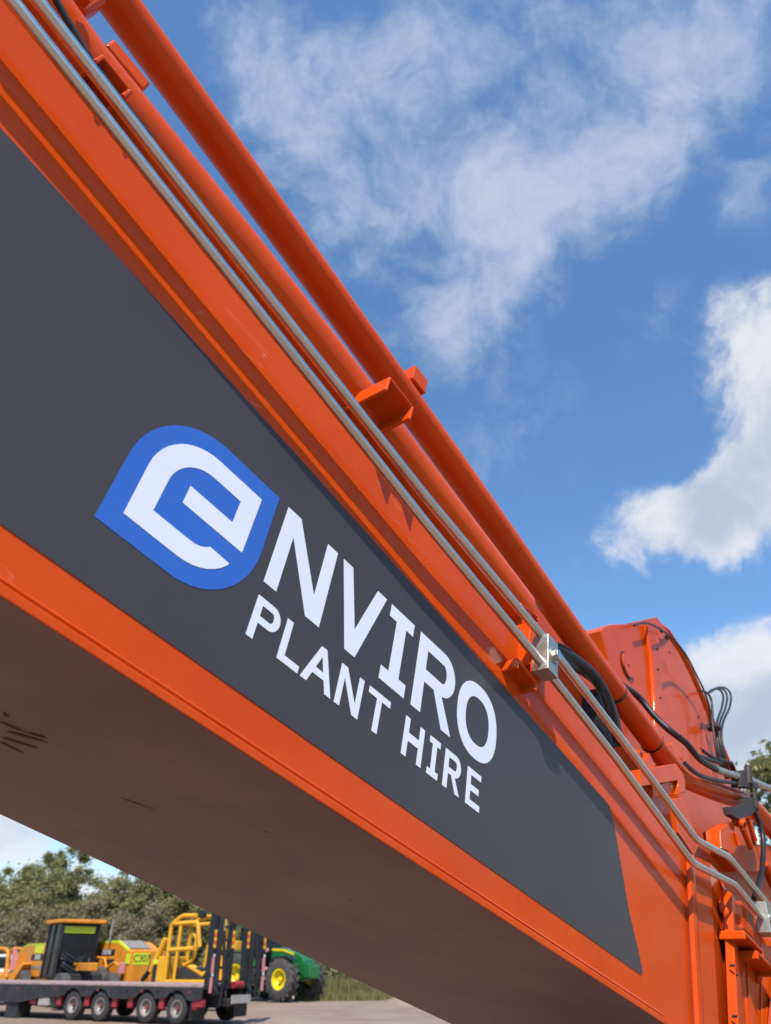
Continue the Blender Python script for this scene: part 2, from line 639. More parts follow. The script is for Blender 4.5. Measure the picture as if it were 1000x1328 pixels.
# top plate, hidden behind the tubes, in the darkened paint to cut orange bounce
tp = MB()
ts = [(-1.6, 1.66), (.2, 1.455), (1.2, 1.34), (2.2, 1.25), (3.0, 1.17)]
for (a, b), (c, d) in zip(ts, ts[1:]):
    tp.hexa([B(a, b, -.03), B(c, d, -.03), B(c, d, -.82), B(a, b, -.82)], [B(a, b + .02, -.03), B(c, d + .02, -.03), B(c, d + .02, -.82), B(a, b + .02, -.82)])
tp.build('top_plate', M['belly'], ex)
MB().box(-1.6 * S - .012, -1.6 * S, 0, .85 * S, .53 * S, 1.69 * S).build('end_plate', M['orange'], ex)

# scrapes on the underside (bare streaks)
for a in ((8, 948, 62, 962, 4), (2, 956, 50, 970, 4), (0, 936, 36, 950, 3), (36, 950, 62, 957, 3), (0, 962, 30, 976, 3), (4, 926, 12, 928, 7), (156, 1034, 200, 1049, .9)):
    x0, y0, x1, y1, wd = a

    def onb(x, y, zz=.522):
        r = RT * (x - CX) + UP * (CY - y) + FW * FPX
        X = r * (zz / UV.dot(r))
        return Vector((X.dot(DV) * S, (-X.dot(MV) - 1) * S, zz * S - .0006))
    p, q = onb(x0, y0), onb(x1, y1)
    dd = (q - p).normalized()
    nn = Vector((-dd.y, dd.x, 0)) * wd * .0011
    mid = (p + q) / 2
    MB().prism([p, p + (mid - p) * .5 + nn * .7, mid + nn, q, mid - nn * .8, p + (mid - p) * .4 - nn], (0, 0, -.0006)).build('scrape_mark', M['rust_scrape'], ex)

# decal panel
pan = [(-1.6, 1.375), (-.136, 1.262), (.083, 1.248), (.73, 1.202), (.926, 1.187), (2.30, 1.077), (2.339, 1.071), (2.352, 1.050), (2.377, .997), (2.446, .783),
       (2.504, .680), (2.520, .645), (2.523, .632), (2.515, .621), (2.49, .6205), (-1.6, .6205)]
dec = MB().prism([B(a, b, .0015) for a, b in pan], (0, .0006, 0)).build('decal_panel', M['decal'], ex)


def plate(name, pts, m, z=.0024, holes=None, label=None):
    o = None
    if holes is None:
        o = MB().prism([B(a, b, z) for a, b in pts], (0, .0005, 0)).build(name, m, dec)
    else:
        # ring between outer and hole, sampled with equal counts
        n = len(pts)
        mb = MB()
        vs = [B(a, b, z) for a, b in pts] + [B(a, b, z) for a, b in holes]
        vs += [v + Vector((0, .0005, 0)) for v in vs]
        fs = []
        for i in range(n):
            j = (i + 1) % n
            fs += [(i, j, n + j, n + i), (2 * n + i, 2 * n + j, j, i), (n + i, n + j, 3 * n + j, 3 * n + i)]
        mb.add(vs, fs)
        o = mb.build(name, m, dec)
    if label:
        o['label'] = label
    return o


def arc(cx_, cy_, rx, ry, a0, a1, n=10):
    return [(cx_ + rx * math.cos(math.radians(a0 + (a1 - a0) * k / n)), cy_ + ry * math.sin(math.radians(a0 + (a1 - a0) * k / n))) for k in range(n + 1)]


def sup(cx_, cy_, rx, ry, p=2.3, n=48):
    o = []
    for k in range(n):
        a = 2 * math.pi * k / n
        c, s_ = math.cos(a), math.sin(a)
        o.append((cx_ + rx * math.copysign(abs(c) ** (2 / p), c), cy_ + ry * math.copysign(abs(s_) ** (2 / p), s_)))
    return o


def letter(ch, x, h0, h1, sc_=1.0):
    """glyph outlines in panel units; x = left edge; drawn to the height h0..h1"""
    H = h1 - h0
    k = H / .207
    WV = M['white_vinyl']
    lab = 'white letter ' + ch

    def T(pts):
        return [(x + a * sc_ * k, h0 + b * k) for a, b in pts]

    def put(pts):
        return plate('letter', T(pts), WV, label=lab)
    t_ = STROKE / k      # stroke
    v = t_ * .88
    if ch == 'N':
        w = .173 * NW
        put([(0, 0), (0, .207), (t_ * 1.10, .207), (w - t_ * .92, .207 * .285), (w - t_ * .92, .207), (w, .207), (w, 0), (w - t_ * 1.15, 0), (t_ * .95, .207 * .715), (t_ * .95, 0)])
    elif ch == 'V':
        put([(0, .207), (.036, .207), (.084, .062), (.134, .207), (.171, .207), (.102, 0), (.066, 0)])
    elif ch == 'I':
        w = IW
        c = w / 2
        put([(0, .207), (w, .207), (w, .207 - v), (c + t_ / 2, .207 - v), (c + t_ / 2, v), (w, v), (w, 0), (0, 0), (0, v), (c - t_ / 2, v), (c - t_ / 2, .207 - v), (0, .207 - v)])
    elif ch == 'O':
        plate('letter', T(sup(.095, .1035, .098, .1055)), WV, holes=T(sup(.095, .1035, .058, .066)), label=lab)
    elif ch in 'RP':
        w = RWD
        rc = .0615          # bowl outer half height
        yc = .207 - rc
        out = [(0, 0), (0, .207)] + [(w - rc * .95, .207)] + arc(w - rc * .95, yc, rc * .95, rc, 85, -85, 14) + \
              ([(w - rc * .95, .207 - 2 * rc)] if ch == 'P' else [(w - rc * .9 + .01, .207 - 2 * rc), (w - .0, 0), (w - t_ * 1.10, 0), (w - rc - .028, .207 - 2 * rc)]) + \
              [(t_, .207 - 2 * rc), (t_, 0)]
        # build with a slot for the counter: two polygons butted along the bowl's centre line
        ri = rc - v
        up_ = [(0, yc), (0, .207), (w - rc * .95, .207)] + arc(w - rc * .95, yc, rc * .95, rc, 85, 0, 8) + \
            [(w - rc * .95 + (rc * .95 - t_), yc)] + arc(w - rc * .95, yc, rc * .95 - t_, ri, 0, 90, 8)[1:] + [(t_, yc + ri), (t_, yc)]
        lo_ = [(0, yc), (t_, yc), (t_, yc - ri)] + arc(w - rc * .95, yc, rc * .95 - t_, ri, -90, 0, 8) + arc(w - rc * .95, yc, rc * .95, rc, 0, -80, 8)
        if ch == 'R':
            lo_ += [(w - rc * .95 + .006, yc - rc), (w + .002, 0), (w + .002 - t_ * 1.08, 0), (w - rc * .95 - .030, yc - rc)]
        else:
            lo_ += [(w - rc * .95, yc - rc)]
        lo_ += [(t_, yc - rc), (t_, 0), (0, 0)]
        # one object: join both halves
        mb = MB()
        for pl in (T(up_), T(lo_)):
            mb.prism([B(a, b, .0024) for a, b in pl], (0, .0005, 0))
        o = mb.build('letter', WV, dec)
        o['label'] = lab
    elif ch == 'L':
        w = .137
        put([(0, 0), (0, .207), (t_, .207), (t_, v), (w, v), (w, 0)])
    elif ch == 'A':
        w = .215
        a, b = .088, .127
        mb = MB()
        yb = .057
        for pl in ([(0, 0), (a, .207), (b, .207), (w, 0), (w - t_ * 1.1, 0), ((a + b) / 2, .160), (t_ * 1.1, 0)],):
            mb.prism([B(p, q, .0024) for p, q in T(pl)], (0, .0005, 0))

        def xe(y, side):   # inner edge of a leg
            f = y / .160
            return (t_ * 1.1 + ((a + b) / 2 - t_ * 1.1) * f) if side < 0 else (w - t_ * 1.1 + ((a + b) / 2 - w + t_ * 1.1) * f)
        mb.prism([B(p, q, .0024) for p, q in T([(xe(yb, -1), yb), (xe(yb + v, -1), yb + v), (xe(yb + v, 1), yb + v), (xe(yb, 1), yb)])], (0, .0005, 0))
        o = mb.build('letter', WV, dec)
        o['label'] = lab
    elif ch == 'T':
        w = .176
        c = w / 2
        put([(0, .207), (w, .207), (w, .207 - v), (c + t_ / 2, .207 - v), (c + t_ / 2, 0), (c - t_ / 2, 0), (c - t_ / 2, .207 - v), (0, .207 - v)])
    elif ch == 'H':
        w = .172
        c = .103
        put([(0, 0), (0, .207), (t_, .207), (t_, c + v / 2 + .01), (w - t_, c + v / 2 + .01), (w - t_, .207), (w, .207), (w, 0), (w - t_, 0), (w - t_, c - v / 2), (t_, c - v / 2), (t_, 0)])
    elif ch == 'E':
        w = .143
        c = .103
        put([(0, 0), (0, .207), (w, .207), (w, .207 - v), (t_, .207 - v), (t_, c + v / 2), (w * .88, c + v / 2), (w * .88, c - v / 2), (t_, c - v / 2), (t_, v), (w, v), (w, 0)])


STROKE = .039
NW, IW, RWD = 1.0, .098, .170
for ch, x in (('N', .711), ('V', .905), ('I', 1.096), ('R', 1.2225), ('O', 1.4145)):
    letter(ch, x, .8535, 1.0595)
STROKE = .0178
NW, IW, RWD = 1.02, .100, .160
for ch, x in (('P', .7105), ('L', .797), ('A', .866), ('N', .974), ('T', 1.073), ('H', 1.213), ('I', 1.314), ('R', 1.381), ('E', 1.482)):
    letter(ch, x, .7275, .8205)

# logo badge and mark (leaf-cornered tile with an angular e)
badge = [(.353, .730), (.351, .885)] + arc(.521, .885, .170, .176, 180, 90, 14)[1:] + [(.681, 1.0605), (.683, .905)] + arc(.513, .905, .170, .175, 0, -90, 14)[1:]
plate('logo_badge', badge, M['blue_vinyl'], z=.0022, label='blue leaf-cornered badge')
mark = [(.393, .7705), (.391, .893)] + arc(.516, .893, .125, .126, 180, 90, 12)[1:] + [(.640, 1.019), (.640, .873), (.482, .873), (.482, .917), (.595, .917), (.595, .974)] + \
       [(.521, .974)] + arc(.521, .891, .083, .083, 90, 180, 10)[1:] + [(.438, .8155), (.517, .8155)] + [(.538, .8165), (.553, .821), (.563, .8275), (.570, .834), (.622, .832)] + \
       arc(.515, .8805, .12, .110, -22, -90, 8)[1:]
plate('logo_mark', mark, M['white_vinyl'], z=.0029, label='white angular letter e')

# ---- right hand end: folded foot plates beyond the weld ridge
rows = [  # (top px, bottom px, w)
    ((888, 1112), (899, 1328), .000), ((890, 1108), (902, 1328), .006), ((893, 1108), (905, 1328), .006), ((895, 1110), (908, 1328), .000),
    ((916, 1120), (926, 1328), .000), ((931, 1135), (940, 1328), -.035),
    ((942, 1155), (949.5, 1328), .030), ((944, 1158), (952, 1328), .032),
    ((950, 1168), (963, 1328), -.005), ((958, 1170), (969, 1328), .005), ((985, 1200), (984, 1328), .015), ((1004, 1205), (992, 1328), .035), ((1030, 1210), (1010, 1328), .04),
    ((1100, 1215), (1080, 1328), .02)]
fp = MB()
vs = []
for (tx, ty), (bx, by), w in rows:
    a, b = Vector(PB(tx, ty, w)), Vector(PB(bx, by, w))
    d_ = (b - a)
    vs += [a, a + d_ * 2.0]
fp.add(vs, [(2 * i, 2 * i + 1, 2 * i + 3, 2 * i + 2) for i in range(len(rows) - 1)])
o = fp.build('foot_plate', M['orange'], ex)
md = o.modifiers.new('solid', 'SOLIDIFY')
md.thickness = .012
md.offset = 1
for px_, py_ in ((951, 1252), (956, 1264), (954, 1318)):
    q = PB(px_, py_, .05)
    MB().tube([q + Vector((0, .01, 0)), q + Vector((0, -.004, 0))], .004, 8).build('bolt', M['brown_iron'], ex)

# ---- steel tubes
R_T = .0107
WT = .075
lo_px = [(-45, -75), (60, 57), (252, 300), (400, 486), (552, 678), (694, 850), (800, 985), (898, 1119), (953, 1147), (1000, 1205), (1040, 1250)]
up_px = [(0, -62), (66, 22), (250, 262), (402, 456), (552, 644), (712, 836), (812, 966), (903, 1089), (945, 1111), (997, 1175), (1040, 1220)]
lowt = [PB(x, y, WT) for x, y in lo_px]
upt = [PB(x, y, WT) for x, y in up_px]


def straighten(pts, i0, i1):
    """the tube is straight between two of its points: pull the ones between onto the line"""
    a, b = pts[i0], pts[i1]
    d_ = (b - a)
    L2 = d_.length_squared
    for i in range(i0 + 1, i1):
        t = (pts[i] - a).dot(d_) / L2
        pts[i] = pts[i] * .5 + (a + d_ * t) * .5
    return pts


for name, pts in (('steel_tube', lowt), ('steel_tube', upt)):
    straighten(pts, 0, 4)
    MB().tube(fillet(pts, .035, 7), R_T, 24).build(name, M['steel'], ex, smooth=True)

# thin rubber line behind the upper tube
MB().tube([PB(50, -40, .03), PB(110, 66, .03), PB(150, 122, .03), PB(196, 180, .02)], .006, 12).build('rubber_line', M['rubber'], ex, smooth=True)

# ---- two big orange pipes on the boom's top
W1 = -.20
up_c = [(72, -110), (150, 0), (370, 300), (471, 440), (615, 640), (762, 850), (850, 968)]
p1 = [PB(x, y, W1) for x, y in up_c]
straighten(p1, 0, 5)
p1 += [PB(880, 1005, W1), PB(936, 1029, W1), PB(970, 1040, W1), PB(1004, 1078, W1), PB(1060, 1160, W1)]
MB().tube(fillet(p1, .10, 9), .0445, 40).build('orange_pipe', M['orange'], ex, smooth=True)
# a fine seam along the pipe
W2 = -.07
p2 = []
for x, y, rp in ((48, -60, 0), (132, 67, 0), (330, 300, 0), (442, 440, 0), (523, 550, 0), (604, 660, 0), (690, 775, 0)):
    a = PB(x, y, W2)
    depth = (FRAME @ a - CAM).dot(FW)
    rpx = .066 / depth * FPX
    p2.append(PB(x - .8 * rpx, y + .6 * rpx, W2))
straighten(p2, 0, 6)
MB().tube(p2, .066, 48).build('return_pipe', M['orange'], ex, smooth=True)
# slot on the return pipe
sl = [PB(x, y, .022) for x, y in ((524, 607), (541, 620), (556, 638), (568, 661), (563, 660), (553, 645), (540, 628), (529, 614))]
# straps on the upper pipe
for x, y, k in ((797, 899, 0), (845, 962, 0)):
    a, b = PB(x, y, W1), PB(x + 6, y + 8.3, W1)
    d_ = (b - a).normalized()
    MB().tube([a, a + d_ * .005], .0465, 32).build('cable_tie', M['rubber'], ex, smooth=True)


# ---- brackets
def u_channel(name, a, b, w0, w1, h0, h1, th=.012, bevel=.004, parent=ex):
    """U section in the plane of the top view: two cheeks and an outer web, extruded across the boom"""
    A0, A1 = a * S, b * S
    y0, y1 = -w0 * S, -w1 * S          # inner y, outer y (outer is smaller)
    pts = [(A0, y0), (A0, y1), (A1, y1), (A1, y0), (A1 - th, y0), (A1 - th, y1 + th), (A0 + th, y1 + th), (A0 + th, y0)]
    mb = MB()
    n = len(pts)
    v0 = [(x, y, h0 * S) for x, y in pts]
    v1 = [(x, y, h1 * S) for x, y in pts]
    fs = [(i, (i + 1) % n, n + (i + 1) % n, n + i) for i in range(n)]
    quads = [(0, 1, 6, 7), (1, 2, 5, 6), (2, 3, 4, 5)]
    fs += [q[::-1] for q in quads] + [tuple(n + i for i in q) for q in quads]
    mb.add(v0 + v1, fs)
    return mb.build(name, M['orange'], parent, bevel=bevel, seg=3)


def channel(name, q0, q1, w_near, w_in, drop, th=.010, bevel=.004):
    """inverted U section standing out of the boom: web on top, two cheeks hanging down, open below"""
    (a, h0), (b, h1) = PX(*q0, w_near), PX(*q1, w_near)
    A = Vector((a * S, 0, h0 * S))
    Bv = Vector((b * S, 0, h1 * S))
    t_ = (Bv - A).normalized()
    n_ = Vector((t_.z, 0, -t_.x))
    if n_.z > 0:
        n_ = -n_
    D_ = drop
    pts = [A + n_ * D_, A, Bv, Bv + n_ * D_, Bv + n_ * D_ - t_ * th, Bv + n_ * th - t_ * th, A + n_ * th + t_ * th, A + n_ * D_ + t_ * th]
    n = len(pts)
    v0 = [p + Vector((0, -w_near * S, 0)) for p in pts]
    v1 = [p + Vector((0, -w_in * S, 0)) for p in pts]
    fs = [(i, (i + 1) % n, n + (i + 1) % n, n + i) for i in range(n)]
    quads = [(0, 1, 6, 7), (1, 2, 5, 6), (2, 3, 4, 5)]
    fs += [q[::-1] for q in quads] + [tuple(n + i for i in q) for q in quads]
    return MB().add(v0 + v1, fs).build(name, M['orange'], ex, bevel=bevel, seg=3)


channel('tube_bracket', (672, 852), (698, 884), .052, -.01, .030)
channel('tube_bracket', (682, 796), (704, 822), .0, -.16, .030)
channel('bracket_cap', (676, 781), (699, 799), .005, -.10, .016, th=.007)
channel('pipe_bracket', (506, 487), (538, 528), .105, -.22, .048, th=.008)
channel('pipe_bracket', (134, 69), (174, 119), .045, -.07, .034, th=.008, bevel=.003)
a = PX(541, 503, W1)
MB().box((a[0] - .085) * S, a[0] * S, .15 * S, .22 * S, (a[1] - .07) * S, (a[1] + .012) * S).build('clip_block', M['orange'], ex, bevel=.005)
a = PX(186, 118, -.06)
MB().box((a[0] - .115) * S, a[0] * S, .045 * S, .10 * S, (a[1] - .02) * S, (a[1] + .03) * S).build('bracket_cap', M['orange'], ex, bevel=.006)
a = PX(112, 22, -.02)
MB().box((a[0] - .20) * S, a[0] * S, .0 * S, .06 * S, (a[1] - .02) * S, (a[1] + .10) * S).build('bracket_cap', M['orange'], ex, bevel=.01)
a = PX(100, 6, .02)
q = B(a[0], a[1], .03)
MB().tube([q, q + Vector((0, -.02, 0))], .014, 6).build('bolt_head', M['orange'], ex, bevel=.001)


# clamp blocks with hex bolt
def clamp(cx_, cy_, big=True):
    s_, h = PX(cx_, cy_, WT)
    root = MB().box((s_ - .032) * S, (s_ + .032) * S, -.105 * S, -.05 * S, (h - .062) * S, (h + .062) * S).build('tube_clamp', M['zinc'], ex, bevel=.002)
    c = B(s_ + .003, h + .0, .105)
    MB().tube([c, c + Vector((0, -.004, 0))], .020, 28).build('washer', M['zinc'], root, smooth=True)
    MB().tube([c + Vector((0, -.004, 0)), c + Vector((0, -.016, 0))], .0145, 6).build('bolt_head', M['steel'], root, bevel=.001)
    # cover plates
    for dy in (-.049,):
        MB().box((s_ - .026) * S, (s_ + .026) * S, dy * S, (dy + .006) * S, (h - .07) * S, (h + .07) * S).build('backing_plate', M['orange'], root)
    return root


clamp(706, 853)
sq, hq = PX(700, 850, .03)
MB().box((sq - .085) * S, (sq + .02) * S, -.042 * S, .06 * S, (hq - .085) * S, (hq + .075) * S).build('bracket_body', M['orange'], ex, bevel=.006)
clamp(990, 1192)
# brackets under the second clamp
channel('tube_bracket', (965, 1206), (990, 1232), .10, .0, .026)
channel('tube_bracket', (982, 1232), (1006, 1256), .10, .0, .026)

# glossy weld blobs
for x, y, w in ((936, 1176, .03), (940, 1182, .04), (983, 1262, .02), (984, 1268, .03), (957, 1192, .03)):
    q = PB(x, y, w)
    mb = MB()
    prof = [(.0001, -.012), (.006, -.009), (.009, -.003), (.010, .004)]
    mb.lathe(prof, Matrix.Translation(q) @ Matrix.Diagonal((.9, 1, 1.8, 1)), 14)
    mb.build('weld_blob', M['orange'], ex, smooth=True)


# ---- the tower of plates at the machine end
def slab(name, pxs, w, th, m=None, bevel=.003, parent=ex):
    return MB().prism([PB(x, y, w) for x, y in pxs], (0, th, 0)).build(name, m or M['orange'], parent, bevel=bevel, seg=2)


# front cheek with the pin cap
ck = slab('pin_cheek', [(779, 818), (784, 813), (792, 810), (812, 809), (835, 811), (842, 850), (846, 915), (847, 990), (850, 1080), (845, 1130), (826, 1060), (812, 985), (800, 930), (788, 850)], -.34, .50 * S)
# narrow side face leading away to the left
slab('side_gusset', [(772, 822), (779, 816), (792, 812), (800, 930), (815, 990), (790, 930), (776, 880)], -.42, .04 * S)
# rounded upright edge
e1 = [PB(x, y, -.33) for x, y in ((836, 812), (843, 850), (848, 915), (850, 1000), (856, 1090))]
MB().tube(e1, .014, 16).build('edge_bead', M['orange'], ex, smooth=True)
slab('edge_flange', [(836, 811), (852, 806), (858, 850), (860, 910), (864, 1000), (874, 1110), (850, 1110), (846, 915), (842, 850)], -.36, .02 * S)
# big side panel set back, with curved flange
bpan = [(850, 812), (866, 826), (880, 846), (893, 872), (905, 898), (917, 928), (928, 958), (940, 990), (950, 1012), (962, 1046), (978, 1100), (1000, 1180), (1040, 1330), (880, 1330), (870, 1100), (858, 930), (853, 860)]
slab('boom_head_panel', bpan, -.46, .38 * S)
fl = MB()
crv = [(846, 803), (866, 818), (882, 842), (897, 872), (911, 903), (924, 934), (936, 966), (948, 996), (958, 1022), (972, 1065), (990, 1120)]
vs = []
for x, y in crv:
    p = PB(x, y, -.46)
    vs += [p + Vector((0, -.012, 0)), p + Vector((0, .16, 0))]
fl.add(vs, [(2 * i, 2 * i + 1, 2 * i + 3, 2 * i + 2) for i in range(len(crv) - 1)])
o = fl.build('curved_flange', M['orange'], ex, smooth=True, angle=60)
md = o.modifiers.new('solid', 'SOLIDIFY')
md.thickness = .012
md.offset = 0
# peak plate on the top
slab('peak_plate', [(812, 809), (852, 800), (868, 822), (858, 830), (846, 818), (835, 812)], -.44, .05 * S)
# pin cap
cs, chh = PX(812, 863, -.34)
c = B(cs, chh, -.34)
MB().tube([c, c + Vector((0, -.004, 0))], .064, 40).build('pin_seat', M['black'], ex, smooth=True)
cap = MB().tube([c + Vector((.004, -.002, .002)), c + Vector((.004, -.010, .002))], .056, 40).build('pin_cap', M['orange'], ex, smooth=True)
MB().tube([c + Vector((.004, -.010, .002)), c + Vector((.004, -.013, .002))], .005, 10).build('cap_bolt', M['brown_iron'], cap, smooth=True)

for x_, y_, w_ in ((852, 842, -.36), (853, 868, -.36), (856, 905, -.36), (847, 935, -.34), (868, 846, -.46), (905, 930, -.46)):
    q = PB(x_, y_, w_)
    MB().tube([q + Vector((0, .004, 0)), q + Vector((0, -.006, 0))], .006, 6).build('bolt', M['brown_iron'], ex)
# inner dark-red web plates between boom and head
slab('web_plate', [(690, 770), (715, 780), (762, 850), (800, 900), (852, 972), (872, 1010), (905, 1096), (930, 1115), (1010, 1130), (1010, 1260), (900, 1200), (860, 1090), (780, 960), (700, 870)], -.30, .012)
slab('web_plate', [(872, 1036), (886, 1034), (908, 1094), (900, 1110), (880, 1080)], -.10, .02)
# dark hydraulic cavity: black dome standing in for its shade behind the hoses
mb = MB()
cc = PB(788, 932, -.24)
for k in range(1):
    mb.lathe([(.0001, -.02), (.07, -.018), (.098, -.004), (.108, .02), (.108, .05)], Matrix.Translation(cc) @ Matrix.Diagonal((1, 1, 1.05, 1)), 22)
mb.build('cavity_shade_dome', M['cavity_black'], ex, smooth=True)
for k, (dx, dy) in enumerate(((0, 0), (5, 10), (9, 20), (-5, -8))):
    pts = smooth_path([PB(690 + dx, 826 + dy, -.14), PB(728 + dx, 845 + dy * .8, -.12), PB(765 + dx, 872 + dy * .7, -.10 - .01 * k), PB(786 + dx, 905 + dy * .7, -.09), PB(800 + dx * .5, 960 + dy * .3, -.12)])
    MB().tube(pts, (.019, .015, .012, .009)[k], 14).build('hydraulic_hose', M['rubber'], ex, smooth=True)
pts = smooth_path([PB(714, 833, -.1), PB(728, 836, -.1), PB(742, 846, -.1), PB(748, 858, -.12)])
MB().tube(pts, .004, 10).build('thin_hose', M['rubber'], ex, smooth=True)

# bracket carrying the elbow of the upper pipe
for pts_, w_, th_ in (([(830, 998), (877, 990), (880, 1012), (832, 1020)], -.10, .02), ([(877, 990), (887, 1004), (889, 1027), (880, 1030), (880, 1012)], -.10, .09),
                      ([(846, 1018), (889, 1010), (889, 1028), (848, 1034)], -.12, .02)):
    slab('saddle_bracket', pts_, w_, th_ * S * 3, bevel=.003)
q = PB(830, 980, -.11)
mb = MB()
mb.lathe([(.012, -.006), (.022, -.006), (.022, .016), (.012, .016), (.012, -.006)], Matrix.Translation(q), 20)
mb.build('lug_ring', M['orange'], ex, smooth=True)
slab('lug', [(834, 990), (842, 976), (850, 992), (846, 1000)], -.12, .02)
slab('lug', [(868, 966), (873, 963), (888, 980), (886, 986), (880, 983)], -.24, .03)

# thick hose running along the pipe to a steel coupling
hp = smooth_path([PB(806, 888, -.31), PB(828, 904, -.29), PB(852, 932, -.22), PB(872, 950, -.16), PB(890, 964, -.13), PB(908, 985, -.12), PB(929, 998, -.12)])
MB().tube(hp, .0135, 18).build('hydraulic_hose', M['rubber'], ex, smooth=True)
hp = smooth_path([PB(888, 990, -.10), PB(905, 1004, -.10), PB(930, 1012, -.11), PB(956, 1016, -.12)])
MB().tube(hp, .009, 14).build('hydraulic_hose', M['rubber'], ex, smooth=True)


def coupling(x0, y0, x1, y1, w, r=.0155):
    a, b = PB(x0, y0, w), PB(x1, y1, w)
    L = (b - a)
    pts, rs = [], []
    for t, k in ((0, .8), (.08, 1.0), (.45, 1.0), (.46, .88), (.58, .88), (.6, 1.18), (.8, 1.18), (.81, .8), (1, .8)):
        pts.append(a + L * t)
        rs.append(r * k)
    MB().tube(pts, rs, 18).build('hose_coupling', M['zinc'], ex, smooth=True, angle=30)


coupling(927, 997, 964, 1010, -.12)
coupling(974, 1012, 1012, 1028, -.12, .016)
mb = MB()
for x0, y0, x1, y1, r in ((905, 980, 935, 990, .010), (912, 974, 930, 986, .008)):
    mb.tube([PB(x0, y0, -.2), PB(x1, y1, -.2)], r, 10)
mb.build('hose_fitting', M['black'], ex, smooth=True)
MB().tube([PB(908, 970, -.2), PB(918, 976, -.2)], .003, 8).build('fitting_lever', M['black'], ex)
mb = MB().tube([PB(930, 985, -.2), PB(948, 990, -.2), PB(952, 1000, -.2)], .013, 14)
mb.build('hose_fitting', M['brown_iron'], ex, smooth=True)
# brown two-bolt pipe saddle
mb = MB()
for (x, y0, y1, r) in ((970, 995, 1018, .018), (978, 1030, 1050, .016), (974, 1018, 1032, .006)):
    mb.tube([PB(x, y0, -.10), PB(x + 1, y1, -.10)], r, 14)
mb.prism([PB(x, y, -.09) for x, y in ((962, 1000), (968, 998), (969, 1014), (983, 1015), (984, 1022), (962, 1020))], (0, .05, 0))
mb.prism([PB(x, y, -.09) for x, y in ((946, 1046), (962, 1046), (968, 1034), (983, 1034), (984, 1048), (974, 1058), (958, 1062), (948, 1056))], (0, .03, 0))
mb.build('pipe_saddle', M['brown_iron'], ex, bevel=.002)
MB().tube([PB(969, 991, -.10), PB(970, 996, -.10)], .012, 6).build('bolt_head', M['zinc'], ex)

# loop of thin hoses above the head and the long thin one down its edge
hp = smooth_path([PB(822, 811, -.30), PB(838, 808, -.30), PB(855, 815, -.32), PB(872, 828, -.35), (PB(890, 850, -.36)), PB(903, 875, -.37), PB(914, 898, -.37), PB(922, 925, -.37), PB(926, 955, -.37)])
MB().tube(hp, .0055, 12).build('thin_hose', M['rubber'], ex, smooth=True)
for x, y in ((857, 817), (864, 826)):
    q = PB(x, y, -.39)
    MB().tube([q + Vector((-.012, 0, .004)), q + Vector((.016, 0, -.004))], .008, 8).build('hose_clip', M['brown_iron'], ex)
for k in range(4):
    x = 919 + 5 * k
    tp_ = [(916 + 2 * k, 900 - 1 * k), (920 + 4 * k, 896 - k * 1.5), (928 + 5 * k, 895 - k * .5), (933 + 5 * k, 903), (931 + 5 * k, 918), (926 + 4 * k, 936), (927 + 3 * k, 955), (932 + 3 * k, 985), (942 + 2.5 * k, 1010)]
    if k == 0:
        tp_ = [(908, 896), (916, 898), (922, 906), (924, 922), (926, 955), (932, 985), (942, 1010)]
    MB().tube(smooth_path([PB(x_, y_, -.37 - .012 * k) for x_, y_ in tp_], 6), .0065, 12).build('thin_hose', M['rubber'], ex, smooth=True)
q = PB(929, 943, -.37)
MB().box(q.x - .026, q.x + .026, q.y - .02, q.y + .05, q.z - .012, q.z + .016).build('hose_clamp', M['brown_iron'], ex, bevel=.004)

# dark-red cross beam and the block with the round boss
MB().prism([PB(x, y  , -.22) for x, y in ((944, 1104), (952, 1096), (1000, 1096), (1060, 1098), (1060, 1132), (958, 1130))], (0, .08, 0)).build('cross_beam', M['orange'], ex, bevel=.003)
MB().prism([PB(x, y, -.12) for x, y in ((934, 1076), (944, 1068), (952, 1066), (956, 1096), (946, 1104), (936, 1100))], (0, .06, 0)).build('valve_block', M['orange'], ex, bevel=.003)
MB().prism([PB(x, y, -.16) for x, y in ((926, 1078), (938, 1070), (940, 1092), (930, 1094))], (0, .05, 0)).build('valve_block', M['orange'], ex, bevel=.006)
q = PB(960, 1068, -.10)
mb = MB()
mb.lathe([(.010, -.02), (.019, -.02), (.019, .03), (.010, .03), (.010, -.02)], Matrix.Translation(q) @ Matrix.Rotation(.5, 4, 'X'), 20)
mb.build('round_boss', M['orange'], ex, smooth=True)
for x0, y0, x1, y1, r in ((963, 1074, 974, 1100, .013), (954, 1080, 958, 1097, .008), (970, 1062, 980, 1090, .010)):
    MB().tube([PB(x0, y0, -.11), PB(x1, y1, -.11)], r, 14).build('valve_spool', M['orange'], ex, smooth=True)
MB().tube([PB(980, 1078, -.13), PB(983, 1096, -.13)], .010, 6).build('adapter_nut', M['zinc'], ex)
MB().tube(smooth_path([PB(976, 1048, -.16), PB(986, 1070, -.15), PB(990, 1095, -.15), PB(988, 1130, -.15), PB(978, 1165, -.14)]), .012, 12).build('hydraulic_hose', M['rubber'], ex, smooth=True)
MB().tube(smooth_path([PB(992, 1120, -.14), PB(1004, 1150, -.14), PB(1020, 1190, -.14)]), .02, 14).build('orange_pipe', M['orange'], ex, smooth=True)

# ================================================================== BACKGROUND VEHICLES
Tr = Matrix.Translation


